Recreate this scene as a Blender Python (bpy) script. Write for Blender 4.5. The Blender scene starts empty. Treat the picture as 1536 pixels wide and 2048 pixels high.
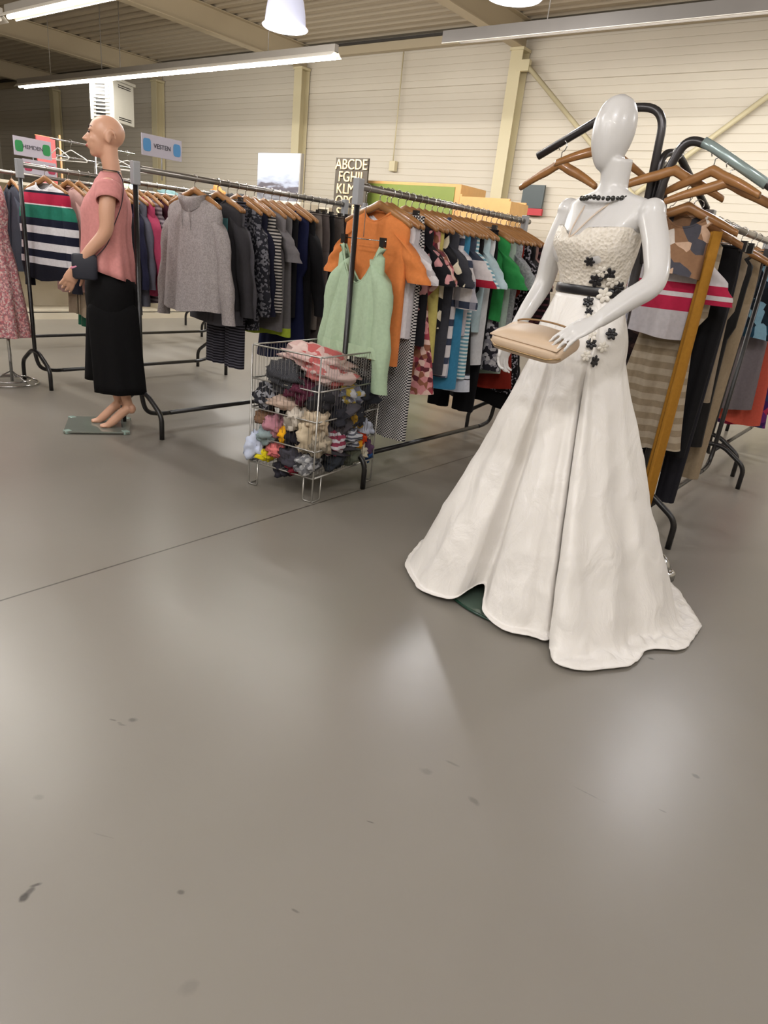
import bpy, bmesh, math, random
from mathutils import Vector, Matrix, noise
from mathutils.bvhtree import BVHTree
from math import sin, cos, pi, radians
SC = bpy.context.scene
COL = SC.collection

# ------------------------------------------------------------------ camera
PITCH, ROLL, YAW, EYE = .375, .112, -.64, 1.25
fwd = Vector((sin(YAW)*cos(PITCH), cos(YAW)*cos(PITCH), -sin(PITCH)))
rt = Vector((cos(YAW), -sin(YAW), 0)); up = rt.cross(fwd)
R_ = cos(ROLL)*rt + sin(ROLL)*up; U_ = -sin(ROLL)*rt + cos(ROLL)*up
cam = bpy.data.objects.new('camera', bpy.data.cameras.new('camera')); COL.objects.link(cam)
m = Matrix((R_, U_, -fwd)).transposed().to_4x4(); m.translation = (0, 0, EYE)
cam.matrix_world = m
cam.data.sensor_fit = 'VERTICAL'; cam.data.sensor_height = 36; cam.data.lens = 1340/2048*36
cam.data.clip_start = .05
SC.camera = cam
# ------------------------------------------------------------------ world, light, exposure
SC.view_settings.view_transform = 'Standard'; SC.view_settings.look = 'None'
SC.view_settings.gamma = 1; SC.view_settings.use_curve_mapping = False
SC.view_settings.exposure = 0.0
w = bpy.data.worlds.new('world'); SC.world = w; w.use_nodes = True
w.node_tree.nodes['Background'].inputs[0].default_value = (1, .95, .88, 1)
w.node_tree.nodes['Background'].inputs[1].default_value = .05
SC.cycles.use_denoising = True
SC.cycles.max_bounces = 6
LAMP_W = 88         # each bell lamp
WASH_W = 23
TUBE_W = 26         # watts per metre of lit batten

# ------------------------------------------------------------------ helpers
def link(name, me, mat=None, parent=None):
    o = bpy.data.objects.new(name, me); COL.objects.link(o)
    if parent: o.parent = parent
    if mat:
        for mm in (mat if isinstance(mat, (list, tuple)) else [mat]): me.materials.append(mm)
    return o
def tag(o, label, cat, group=None, kind=None):
    o['label'] = label; o['category'] = cat
    if group: o['group'] = group
    if kind: o['kind'] = kind
    return o
def thing(name, label, cat, loc=(0, 0, 0), rz=0, group=None):
    o = bpy.data.objects.new(name, None); COL.objects.link(o); o.empty_display_size = .1
    o.location = loc; o.rotation_euler = (0, 0, rz)
    return tag(o, label, cat, group)
class MB:
    def __init__(s): s.v = []; s.f = []; s.mi = []
    def add(s, vs, fs, mi=0):
        b = len(s.v); s.v += [tuple(v) for v in vs]
        s.f += [tuple(b+i for i in f) for f in fs]; s.mi += [mi]*len(fs); return s
    def loft(s, rings, close=True, caps=(1, 1), mi=0):
        n = len(rings[0]); vs = [p for r in rings for p in r]; fs = []
        for i in range(len(rings)-1):
            for j in range(n if close else n-1):
                k = (j+1) % n
                fs.append((i*n+j, i*n+k, (i+1)*n+k, (i+1)*n+j))
        if close and caps[0]: fs.append(tuple(range(n-1, -1, -1)))
        if close and caps[1]: fs.append(tuple((len(rings)-1)*n+j for j in range(n)))
        return s.add(vs, fs, mi)
    def tube(s, path, r, n=8, caps=(1, 1), sq=None, mi=0, closed=False):
        P = [Vector(p) for p in path]; rings = []
        if closed: P = P + [P[0], P[1]]
        R = r if isinstance(r, (list, tuple)) else [r]*len(P)
        T = []
        for i in range(len(P)):
            a = P[max(i-1, 0)]; b = P[min(i+1, len(P)-1)]
            T.append((b-a).normalized() if (b-a).length > 1e-9 else Vector((0, 0, 1)))
        if closed: T[0] = T[-2] = T[0] if len(P) < 3 else (P[1]-P[-3]).normalized()
        ref = Vector((0, 0, 1)) if abs(T[0].z) < .9 else Vector((1, 0, 0))
        x = T[0].cross(ref).normalized()
        for i, p in enumerate(P):
            x = (x - T[i]*x.dot(T[i])).normalized(); y = T[i].cross(x)
            ry = R[i]*(sq if sq else 1)
            rings.append([p + x*R[i]*cos(2*pi*k/n) + y*ry*sin(2*pi*k/n) for k in range(n)])
        if closed: return s.loft(rings[:-1], True, (0, 0), mi)
        return s.loft(rings, True, caps, mi)
    def box(s, a, b, mi=0):
        (x0, y0, z0), (x1, y1, z1) = a, b
        v = [(x0,y0,z0),(x1,y0,z0),(x1,y1,z0),(x0,y1,z0),(x0,y0,z1),(x1,y0,z1),(x1,y1,z1),(x0,y1,z1)]
        return s.add(v, [(0,3,2,1),(4,5,6,7),(0,1,5,4),(1,2,6,5),(2,3,7,6),(3,0,4,7)], mi)
    def ball(s, c, r, n=12, m=8, M=None):
        c = Vector(c); r = r if isinstance(r, (list, tuple)) else (r, r, r); rings = []
        for i in range(m+1):
            t = -pi/2 + pi*i/m; t = max(min(t, pi/2-.08), -pi/2+.08)
            ring = []
            for k in range(n):
                a = 2*pi*k/n
                q = Vector((r[0]*cos(t)*cos(a), r[1]*cos(t)*sin(a), r[2]*sin(t)))
                if M: q = M @ q
                ring.append(c+q)
            rings.append(ring)
        return s.loft(rings)
    def mesh(s, name, smooth=True):
        me = bpy.data.meshes.new(name); me.from_pydata(s.v, [], s.f)
        me.polygons.foreach_set('material_index', s.mi)
        me.update()
        bm = bmesh.new(); bm.from_mesh(me); bmesh.ops.recalc_face_normals(bm, faces=bm.faces); bm.to_mesh(me); bm.free()
        if smooth: me.polygons.foreach_set('use_smooth', [True]*len(me.polygons)); me.update()
        return me
    def build(s, name, mat, parent=None, smooth=True, bevel=0, thick=0, sub=0, autos=0):
        o = link(name, s.mesh(name, smooth), mat, parent)
        if bevel:
            b = o.modifiers.new('b', 'BEVEL'); b.width = bevel; b.segments = 2; b.limit_method = 'ANGLE'
        if thick:
            t = o.modifiers.new('t', 'SOLIDIFY'); t.thickness = thick; t.offset = -1
        if sub:
            t = o.modifiers.new('s', 'SUBSURF'); t.levels = sub; t.render_levels = sub
        return o
def spline(P, n=6, closed=False):
    P = [Vector(p) for p in P]; out = []; N = len(P)
    for i in range(N if closed else N-1):
        if closed: a, b, c, d = P[i-1], P[i], P[(i+1) % N], P[(i+2) % N]
        else: a, b, c, d = P[max(i-1, 0)], P[i], P[i+1], P[min(i+2, N-1)]
        for k in range(n):
            t = k/n
            out.append(.5*((2*b)+(c-a)*t+(2*a-5*b+4*c-d)*t*t+(3*b-a-3*c+d)*t**3))
    if not closed: out.append(P[-1])
    return out
def bend(pts, r=.05, n=5):
    """polyline with rounded corners"""
    P = [Vector(p) for p in pts]; out = [P[0]]
    for i in range(1, len(P)-1):
        a = (P[i-1]-P[i]); b = (P[i+1]-P[i]); rr = min(r, a.length*.49, b.length*.49)
        p0 = P[i]+a.normalized()*rr; p1 = P[i]+b.normalized()*rr
        for k in range(n+1):
            t = k/n; out.append(p0*(1-t)**2+P[i]*2*t*(1-t)+p1*t*t)
    out.append(P[-1]); return out
def interp(tab, t):
    for i in range(len(tab)-1):
        if tab[i][0] <= t <= tab[i+1][0] or tab[i][0] >= t >= tab[i+1][0]:
            k = (t-tab[i][0])/(tab[i+1][0]-tab[i][0]+1e-12); return [a+(b-a)*k for a, b in zip(tab[i][1:], tab[i+1][1:])]
    return list(tab[-1][1:])

# ------------------------------------------------------------------ materials
def srgb(h):
    if isinstance(h, str):
        h = h.lstrip('#'); c = [int(h[i:i+2], 16)/255 for i in (0, 2, 4)]
    else: c = h
    return tuple((x/12.92 if x <= .04045 else ((x+.055)/1.055)**2.4) for x in c) + (1,)
def newmat(name):
    M = bpy.data.materials.new(name); M.use_nodes = True
    nt = M.node_tree; return M, nt, nt.nodes['Principled BSDF']
def nd(nt, t, **kw):
    n = nt.nodes.new(t)
    for k, v in kw.items():
        if k.startswith('i'): n.inputs[int(k[1:])].default_value = v
        else: setattr(n, k, v)
    return n
def simple(name, col, rough=.5, metal=0, noise_amt=.06, scale=8, emis=0, alpha=1, bump=0, trans=0, coat=0, spec=.5):
    M, nt, b = newmat(name); c = srgb(col); L = nt.links.new
    b.inputs['Roughness'].default_value = rough; b.inputs['Metallic'].default_value = metal
    b.inputs['Specular IOR Level'].default_value = spec
    tc = nd(nt, 'ShaderNodeTexCoord'); nz = nd(nt, 'ShaderNodeTexNoise'); nz.inputs['Scale'].default_value = scale; nz.inputs['Detail'].default_value = 4
    L(tc.outputs['Object'], nz.inputs['Vector'])
    mx = nd(nt, 'ShaderNodeMix', data_type='RGBA')
    mx.inputs[6].default_value = tuple(x*(1-noise_amt) for x in c[:3])+(1,); mx.inputs[7].default_value = tuple(min(1, x*(1+noise_amt)) for x in c[:3])+(1,)
    L(nz.outputs[0], mx.inputs[0]); L(mx.outputs[2], b.inputs['Base Color'])
    if bump:
        bp = nd(nt, 'ShaderNodeBump'); bp.inputs['Strength'].default_value = bump; bp.inputs['Distance'].default_value = .01
        L(nz.outputs[0], bp.inputs['Height']); L(bp.outputs[0], b.inputs['Normal'])
    if emis: b.inputs['Emission Color'].default_value = c; b.inputs['Emission Strength'].default_value = emis
    if trans: b.inputs['Transmission Weight'].default_value = trans
    if coat: b.inputs['Coat Weight'].default_value = coat
    return M
FC = {}
def fabric(kind, *cols, s=.03, rough=.85):
    """kind solid | hstripe | vstripe | plaid | check | floral | dots | bands | speckle; s = pattern size in metres"""
    key = (kind, cols, s, rough)
    if key in FC: return FC[key]
    M, nt, b = newmat('fabric_'+kind); L = nt.links.new
    b.inputs['Roughness'].default_value = rough; b.inputs['Sheen Weight'].default_value = .0
    b.inputs['Specular IOR Level'].default_value = .2
    tc = nd(nt, 'ShaderNodeTexCoord'); sep = nd(nt, 'ShaderNodeSeparateXYZ'); L(tc.outputs['Object'], sep.inputs[0])
    def math_(op, a, bb=None):
        n = nd(nt, 'ShaderNodeMath', operation=op)
        for i, x in enumerate((a, bb)):
            if x is None: continue
            if isinstance(x, (int, float)): n.inputs[i].default_value = x
            else: L(x, n.inputs[i])
        return n.outputs[0]
    def frac(o, per, duty=.5): return math_('LESS_THAN', math_('FRACT', math_('DIVIDE', math_('ADD', o, 10.0), per)), duty)
    def mix(f, a, bb):
        n = nd(nt, 'ShaderNodeMix', data_type='RGBA')
        if isinstance(f, (int, float)): n.inputs[0].default_value = f
        else: L(f, n.inputs[0])
        for i, x in ((6, a), (7, bb)):
            if isinstance(x, str): n.inputs[i].default_value = srgb(x)
            else: L(x, n.inputs[i])
        return n.outputs[2]
    X, Y, Z = sep.outputs
    if kind == 'solid': col = mix(0., cols[0], cols[0])
    elif kind == 'hstripe': col = mix(frac(Z, s), cols[0], cols[1])
    elif kind == 'vstripe': col = mix(frac(X, s), cols[0], cols[1])
    elif kind == 'check': col = mix(math_('ABSOLUTE', math_('SUBTRACT', frac(Z, s), frac(X, s))), cols[0], cols[1])
    elif kind == 'plaid':
        a = mix(frac(Z, s, .35), cols[0], cols[1]); col = mix(math_('MULTIPLY', frac(X, s*.9, .3), .6), a, cols[2 % len(cols)])
    elif kind == 'bands':      # (z0,col,z1,col...) from hem upwards
        r = nd(nt, 'ShaderNodeValToRGB'); r.color_ramp.interpolation = 'CONSTANT'
        L(math_('ADD', Z, 1.0), r.inputs[0])
        el = r.color_ramp.elements
        pts = list(zip(cols[0::2], cols[1::2]))
        el[0].position = 0; el[0].color = srgb(pts[0][1]); el[1].position = pts[1][0]; el[1].color = srgb(pts[1][1])
        for p, c in pts[2:]: e = el.new(p); e.color = srgb(c)
        col = r.outputs[0]
    elif kind in ('floral', 'dots', 'speckle'):
        v = nd(nt, 'ShaderNodeTexVoronoi'); v.inputs['Scale'].default_value = 1/s; L(tc.outputs['Object'], v.inputs['Vector'])
        if kind == 'dots': col = mix(math_('LESS_THAN', v.outputs['Distance'], .32), cols[0], cols[1])
        else:
            r = nd(nt, 'ShaderNodeValToRGB'); r.color_ramp.interpolation = 'CONSTANT'
            sp = nd(nt, 'ShaderNodeSeparateColor'); L(v.outputs['Color'], sp.inputs[0]); L(sp.outputs[0], r.inputs[0])
            el = r.color_ramp.elements; n = len(cols)
            el[0].color = srgb(cols[0]); el[1].position = 1/n; el[1].color = srgb(cols[1])
            for i in range(2, n): e = el.new(i/n); e.color = srgb(cols[i])
            col = r.outputs[0]
    nz = nd(nt, 'ShaderNodeTexNoise'); nz.inputs['Scale'].default_value = 60; nz.inputs['Detail'].default_value = 3; L(tc.outputs['Object'], nz.inputs['Vector'])
    mr = nd(nt, 'ShaderNodeMapRange'); mr.inputs[3].default_value = .82; mr.inputs[4].default_value = 1.12; L(nz.outputs[0], mr.inputs[0])
    vm = nd(nt, 'ShaderNodeVectorMath', operation='SCALE'); L(col, vm.inputs[0]); L(mr.outputs[0], vm.inputs['Scale'])
    L(vm.outputs[0], b.inputs['Base Color'])
    bp = nd(nt, 'ShaderNodeBump'); bp.inputs['Strength'].default_value = .15; bp.inputs['Distance'].default_value = .003
    L(nz.outputs[0], bp.inputs['Height']); L(bp.outputs[0], b.inputs['Normal'])
    FC[key] = M; return M

BLACKM = simple('black_powder_coat', '#161415', .35)
RAILM = simple('brushed_rail_steel', '#8d8883', .3, .85)
CHROME = simple('chrome', '#b8b8b8', .2, 1, 0)
WIRE = simple('zinc_wire', '#a5a39e', .3, .85)
CLEARP = simple('clear_plastic_clamp', '#9a9ca0', .25, 0)
WOODM = simple('hanger_wood', '#96683a', .38, 0, .18, 30, coat=.3)
DWOOD = simple('dark_hanger_wood', '#6d3f20', .38, 0, .18, 30, coat=.3)
WHITEP = simple('white_plastic', '#e2dfd8', .35)
MANW = simple('white_mannequin_lacquer', '#cbc9c8', .32, 0, .01, coat=.2)
SKIN = simple('flesh_mannequin_plastic', '#c99a80', .42, 0, .03)
DARKM = simple('dark_grey_trim', '#3a3632', .6)

# ------------------------------------------------------------------ floor
def floor_mat():
    M, nt, b = newmat('epoxy_floor'); L = nt.links.new
    tc = nd(nt, 'ShaderNodeTexCoord'); sep = nd(nt, 'ShaderNodeSeparateXYZ'); L(tc.outputs['Object'], sep.inputs[0])
    nz = nd(nt, 'ShaderNodeTexNoise'); nz.inputs['Scale'].default_value = 1.1; nz.inputs['Detail'].default_value = 5; L(tc.outputs['Object'], nz.inputs['Vector'])
    mx = nd(nt, 'ShaderNodeMix', data_type='RGBA'); mx.inputs[6].default_value = srgb('#78726a'); mx.inputs[7].default_value = srgb('#7e7a72'); L(nz.outputs[0], mx.inputs[0])
    def mt(op, a, c=None):
        n = nd(nt, 'ShaderNodeMath', operation=op)
        for i, x in enumerate((a, c)):
            if x is None: continue
            if isinstance(x, (int, float)): n.inputs[i].default_value = x
            else: L(x, n.inputs[i])
        return n.outputs[0]
    d = mt('ABSOLUTE', mt('ADD', sep.outputs[0], 2.183)); j = mt('LESS_THAN', d, .0042)
    cur = nd(nt, 'ShaderNodeMix', data_type='RGBA'); L(j, cur.inputs[0]); L(mx.outputs[2], cur.inputs[6]); cur.inputs[7].default_value = srgb('#453f39')
    out = cur.outputs[2]
    warp = nd(nt, 'ShaderNodeTexNoise'); warp.inputs['Scale'].default_value = 60; L(tc.outputs['Object'], warp.inputs['Vector'])
    # scuffs: x, y, half length, half width, angle, strength
    for (x, y, a, c, an, st) in SCUFFS:
        mp = nd(nt, 'ShaderNodeMapping', vector_type='TEXTURE'); mp.inputs['Location'].default_value = (x, y, 0)
        mp.inputs['Rotation'].default_value = (0, 0, an); mp.inputs['Scale'].default_value = (a, c, 1)
        L(tc.outputs['Object'], mp.inputs['Vector'])
        ln = nd(nt, 'ShaderNodeVectorMath', operation='LENGTH'); L(mp.outputs[0], ln.inputs[0])
        mr = nd(nt, 'ShaderNodeMapRange'); mr.inputs[1].default_value = 1.25; mr.inputs[2].default_value = .55; mr.inputs[3].default_value = 0; mr.inputs[4].default_value = st
        L(mt('ADD', ln.outputs['Value'], mt('MULTIPLY', mt('SUBTRACT', warp.outputs[0], .5), 1.2)), mr.inputs[0])
        m2 = nd(nt, 'ShaderNodeMix', data_type='RGBA'); L(mr.outputs[0], m2.inputs[0]); L(out, m2.inputs[6]); m2.inputs[7].default_value = srgb('#2c2824'); out = m2.outputs[2]
    L(out, b.inputs['Base Color'])
    rr = nd(nt, 'ShaderNodeMapRange'); rr.inputs[3].default_value = .26; rr.inputs[4].default_value = .38; L(nz.outputs[0], rr.inputs[0]); L(rr.outputs[0], b.inputs['Roughness'])
    bp = nd(nt, 'ShaderNodeBump'); bp.inputs['Strength'].default_value = .06; bp.inputs['Distance'].default_value = .01
    n2 = nd(nt, 'ShaderNodeTexNoise'); n2.inputs['Scale'].default_value = 7; L(tc.outputs['Object'], n2.inputs['Vector'])
    L(n2.outputs[0], bp.inputs['Height']); L(bp.outputs[0], b.inputs['Normal'])
    b.inputs['Specular IOR Level'].default_value = .5
    return M
SCUFFS = [(-1.355, 0.797, 0.0116, 0.0083, 0.81, 0.55), (-1.389, 0.761, 0.0102, 0.0029, 0.44, 0.5), (-1.356, 0.767, 0.0092, 0.0024, 0.68, 0.5), (-1.366, 0.767, 0.0068, 0.002, 0.6, 0.5), (-1.04, 0.367, 0.0086, 0.0096, 0.98, 0.85), (-1.046, 0.381, 0.0118, 0.0063, 1.77, 0.7), (-1.051, 0.395, 0.0103, 0.0038, 1.11, 0.75), (-0.835, 0.581, 0.0072, 0.0055, 0.57, 0.55), (-0.639, 0.711, 0.0082, 0.0026, 0.3, 0.45), (-0.674, 0.988, 0.0094, 0.0019, 0.39, 0.6), (-0.668, 0.48, 0.0131, 0.0157, -0.16, 0.18), (-1.265, 0.502, 0.0108, 0.0079, 0.79, 0.2), (-0.675, 1.217, 0.0168, 0.0109, 0.3, 0.25), (-0.531, 1.221, 0.0164, 0.0083, -0.17, 0.35), (-0.643, 1.291, 0.0184, 0.0038, 0.17, 0.3), (-0.329, 1.456, 0.0351, 0.0019, 0.08, 0.3), (-0.138, 1.738, 0.0106, 0.0069, -0.1, 0.45), (-0.166, 1.54, 0.01, 0.002, 0.12, 0.35), (-0.429, 2.245, 0.0114, 0.0055, 0.33, 0.7), (-1.068, 0.547, 0.0231, 0.0015, 0.48, 0.2)]
def struct(name, o): o.name = name; o['kind'] = 'structure'; return o
XL, XR, YB, YF, ZC = -26.0, 5.0, 11.4, -7.0, 4.86
struct('floor', MB().box((XL, YF, -.1), (XR, YB, 0)).build('floor', floor_mat(), smooth=False))

# ------------------------------------------------------------------ walls: horizontal ribbed cladding
def wall_mat(name, a, b2, axis_seam=True):
    M, nt, b = newmat(name); L = nt.links.new
    tc = nd(nt, 'ShaderNodeTexCoord'); nz = nd(nt, 'ShaderNodeTexNoise'); nz.inputs['Scale'].default_value = .8; L(tc.outputs['Object'], nz.inputs['Vector'])
    mx = nd(nt, 'ShaderNodeMix', data_type='RGBA'); mx.inputs[6].default_value = srgb(a); mx.inputs[7].default_value = srgb(b2)
    L(nz.outputs[0], mx.inputs[0]); L(mx.outputs[2], b.inputs['Base Color']); b.inputs['Roughness'].default_value = .5
    return M
WALLM = wall_mat('cream_cladding', '#cbc2b2', '#d2cabb')
def cladding(p0, p1, nrm, name):
    p0, p1, nrm = Vector(p0), Vector(p1), Vector(nrm); prof = []
    z = 0; i = 0
    while z < 5.2:
        seam = (i % 9 == 8)
        g = .022 if seam else .009; wd = .02 if seam else .012
        prof += [(z, 0), (z+.112-wd, 0), (z+.112-wd*.7, -g), (z+.112-wd*.3, -g)]
        z += .112; i += 1
    mb = MB()
    mb.loft([[p0+nrm*d+Vector((0, 0, z)) for z, d in prof], [p1+nrm*d+Vector((0, 0, z)) for z, d in prof]], close=False)
    o = mb.build(name, WALLM, smooth=False); t = o.modifiers.new('t', 'SOLIDIFY'); t.thickness = .1; t.offset = 0
    t.offset = -1 if name == 'wall_back' else 1
    return struct(name, o)
def plainwall(name, a, b_): return struct(name, MB().box(a, b_).build(name, WALLM, smooth=False))
o = cladding((XL, YB, 0), (XR, YB, 0), (0, -1, 0), 'wall_back'); o.modifiers.clear()
plainwall('wall_left', (XL-.1, YF, 0), (XL, YB, 5.2)); plainwall('wall_right', (XR, YF, 0), (XR+.1, YB, 5.2)); plainwall('wall_front', (XL, YF-.1, 0), (XR, YF, 5.2))
# ------------------------------------------------------------------ ceiling deck (trapezoid ribs running along x)
CEILM = simple('roof_deck_steel', '#b0a38e', .5, 0, .04, 2)
prof = []; y = YF
while y < YB:
    prof += [(y, 0), (y+.11, 0), (y+.145, .055), (y+.215, .055)]; y += .25
mb = MB(); mb.loft([[(XL, a, ZC+d) for a, d in prof], [(XR, a, ZC+d) for a, d in prof]], close=False)
struct('ceiling', mb.build('ceiling', CEILM, smooth=False))
CREAM = simple('cream_painted_steel', '#cdc2a0', .45, 0, .03, 2)
BEAMM = simple('beige_painted_beam', '#b8aa90', .5, 0, .03, 2)
def ibeam_y(x):
    mb = MB(); zb, zt, hw = 4.46, ZC-.003, .1
    mb.box((x-hw, YF, zb), (x+hw, YB-.02, zb+.016)); mb.box((x-.006, YF, zb+.016), (x+.006, YB-.02, zt-.016)); mb.box((x-hw, YF, zt-.016), (x+hw, YB-.02, zt))
    return mb
def column(x):
    mb = MB(); y0, y1 = YB-.26, YB-.03
    mb.box((x-.11, y0, 0), (x+.11, y0+.014, 4.46)); mb.box((x-.005, y0+.014, 0), (x+.005, y1-.014, 4.46)); mb.box((x-.11, y1-.014, 0), (x+.11, y1, 4.46))
    mb.box((x-.13, y0-.02, 4.42), (x+.13, y1, 4.46))
    return mb
for i, x in enumerate((-1.6, -6.66, -11.72, -16.8, -21.9)):
    struct('trim_%d' % (i+1), ibeam_y(x).build('trim', BEAMM, smooth=False))
    struct('trim_%d' % (i+11), column(x).build('trim', CREAM, smooth=False))
struct('trim_30', MB().box((XL, YB-.16, 4.62), (XR, YB-.03, 4.76)).build('trim', BEAMM, smooth=False))
struct('trim_31', MB().box((XL, YB-.2, 4.76), (XR, YB-.03, 4.80)).build('trim', DARKM, smooth=False))
def brace(name, a, b):
    return struct(name, MB().tube([a, b], .038, 10).build('trim', CREAM))
brace('trim_32', (-6.45, 11.18, 4.2), (-1.7, 11.18, .25)); brace('trim_33', (-1.75, 11.28, 4.5), (-6.5, 11.28, .55))
struct('trim_34', MB().box((-6.62, 11.13, 4.12), (-6.4, 11.2, 4.28)).build('trim', CREAM, smooth=False))
# cable conduit down the wall
tag(MB().tube([(-9.15, 11.31, 4.6), (-9.15, 11.31, 2.75)], .012, 8).build('cable_conduit', CREAM), 'thin cream conduit running down the cladding between two columns', 'pipe')
tag(MB().box((-9.22, 11.28, 2.62), (-9.08, 11.38, 2.8)).build('junction_box', CREAM, bevel=.008, smooth=False), 'small cream box at the foot of the thin wall conduit', 'electrical box')

# ------------------------------------------------------------------ lights
EMT = simple('lit_tube', '#fff3da', .4, emis=9)
HOUS = simple('batten_housing', '#8e8880', .45)
HOUSI = simple('batten_reflector', '#d8d2c8', .35)
def batten(x0, x1, y, z, lit, label, k=1.):
    t = thing('light_batten', label, 'ceiling light', ((x0+x1)/2, y, z)); l = (x1-x0)/2
    mb = MB(); mb.box((-l, -.035, .05), (l, .035, .14)); mb.build('housing', HOUS, t, smooth=False)
    mb = MB()
    mb.loft([[(s*l, a, b) for a, b in ((-.1, .0), (-.04, .052), (.04, .052), (.1, 0), (.1, .006), (.045, .058), (-.045, .058), (-.1, .006))] for s in (-1, 1)])
    mb.build('reflector', HOUSI, t, smooth=False)
    n = max(1, round(2*l/1.5))
    for i in range(n):
        a = -l+2*l*i/n+.02; b = -l+2*l*(i+1)/n-.02
        MB().tube([(a, 0, .018), (b, 0, .018)], .026, 10).build('tube', EMT if lit else WHITEP, t)
    for s in (-.7, .7): MB().tube([(s*l, 0, .14), (s*l, 0, ZC-z-.012)], .006, 6).build('suspension_wire', HOUS, t)
    if lit:
        for s in (-1, 1):
            ld = bpy.data.lights.new('tube_light', 'AREA'); ld.shape = 'RECTANGLE'; ld.size = 2*l; ld.size_y = .08; ld.energy = TUBE_W*l*k; ld.color = (1, .97, .92)
            lo = bpy.data.objects.new('tube_light', ld); COL.objects.link(lo); lo.parent = t; lo.location = (0, s*.05, -.03); lo.rotation_euler = (s*radians(45), 0, 0)
    return t
batten(-15.6, -7.0, 7.3, 3.42, True, 'long lit fluorescent batten above the middle racks', 2.0)
batten(-10.3, -4.2, 4.75, 3.42, True, 'lit fluorescent batten cut off at the top left corner')
batten(-16.4, -10.5, 4.75, 3.42, False, 'dark batten at the left edge in line with the top left lit one')
batten(-3.6, 3.0, -1.6, 3.42, True, 'unseen lit batten added behind the camera to brighten the gown front')  # added out of view to brighten the gown and other front faces
batten(-11.5, -4.8, 2.1, 3.42, True, 'lit fluorescent batten over the left aisle, out of view', 1.35)
HOUSD = simple('grey_batten_housing', '#6a6560', .5)
def wall_washer(x0, x1, y, z, label):
    t = thing('wall_washer_batten', label, 'ceiling light', ((x0+x1)/2, y, z)); l = (x1-x0)/2
    MB().box((-l, -.06, .07), (l, .31, .085)).build('housing', HOUSD, t, smooth=False)
    MB().box((-l, -.066, -.015), (l, -.06, .10)).build('shield', HOUSD, t, smooth=False)
    MB().box((-l, -.072, -.021), (l, -.054, -.015)).build('shield_edge', HOUSI, t, smooth=False)
    n = 5
    for i in range(n): MB().tube([(-l+2*l*i/n+.02, .02, .04), (-l+2*l*(i+1)/n-.02, .02, .04)], .018, 10).build('tube', EMT, t)
    for s in (-.7, .7): MB().tube([(s*l, 0, .10), (s*l, 0, ZC-z-.012)], .006, 6).build('suspension_wire', HOUS, t)
    ld = bpy.data.lights.new('washer_light', 'AREA'); ld.shape = 'RECTANGLE'; ld.size = 2*l; ld.size_y = .05; ld.energy = WASH_W*2*l; ld.color = (1, .97, .92)
    lo = bpy.data.objects.new('washer_light', ld); COL.objects.link(lo); lo.parent = t; lo.location = (0, .11, .03); lo.rotation_euler = (radians(64), 0, 0)
wall_washer(-5.28, 3.0, 7.25, 3.44, 'long grey batten at top right turned towards the back wall')
BELL = simple('lit_prismatic_shade', '#c9cbe0', .25, emis=.45)
BULB = simple('lamp_inner_glow', '#ffffff', .5, emis=10)
RIMM = simple('lamp_rim', '#e6e6f2', .3, emis=.55)
def bell(x, y, z, label):
    t = thing('bell_lamp', label, 'ceiling lamp', (x, y, z), 0, 'bell lamps hung from the roof')
    pr = [(.05, .40), (.10, .385), (.15, .34), (.19, .25), (.212, .14), (.222, .04), (.235, .0)]
    mb = MB(); mb.loft([[(r*cos(2*pi*k/40), r*sin(2*pi*k/40), h) for k in range(40)] for r, h in pr], caps=(0, 0)); mb.build('shade', BELL, t, thick=.006)
    mb = MB(); mb.loft([[(r*cos(2*pi*k/40), r*sin(2*pi*k/40), h) for k in range(40)] for r, h in [(.24, .012), (.252, .0), (.24, -.012), (.205, -.006), (.2, .01)]], caps=(0, 0)); mb.build('rim', RIMM, t)
    mb = MB(); mb.loft([[(r*cos(2*pi*k/24), r*sin(2*pi*k/24), h) for k in range(24)] for r, h in [(.02, .18), (.08, .22), (.1, .3), (.07, .37), (.03, .385)]]); mb.build('bulb', BULB, t)
    mb = MB(); mb.loft([[(r*cos(2*pi*k/24), r*sin(2*pi*k/24), h) for k in range(24)] for r, h in [(.1, .385), (.11, .42), (.09, .58), (.05, .62), (.03, .63)]]); mb.build('ballast_housing', WHITEP, t)
    MB().tube([(0, 0, .63), (0, 0, ZC-z-.012)], .008, 6).build('suspension_rod', HOUS, t)
    ld = bpy.data.lights.new('bell_light', 'POINT'); ld.energy = LAMP_W; ld.shadow_soft_size = .09; ld.color = (1, .98, .96)
    lo = bpy.data.objects.new('bell_light', ld); COL.objects.link(lo); lo.parent = t; lo.location = (0, 0, -.11)
for i, x in enumerate((-6.55, -3.7, -.9, 1.9)):
    bell(x, 6.0, 3.36, ['lit bell shaped lamp wholly in view above the dark racks', 'lit bell lamp cut by the top edge of the photo', 'bell lamp above the right hand racks out of view', 'bell lamp near the right wall out of view'][i])
for i, (x, y) in enumerate(((-6.5, .5), (-3.2, .2), (.2, .4), (2.5, 1.8), (-3.2, -3.5), (.5, -3.5))):
    bell(x, y, 3.4, 'bell lamp %s, out of view' % ['over the left aisle', 'over the open floor', 'above the camera', 'over the right aisle', 'far behind the open floor', 'far behind the camera'][i])

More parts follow.
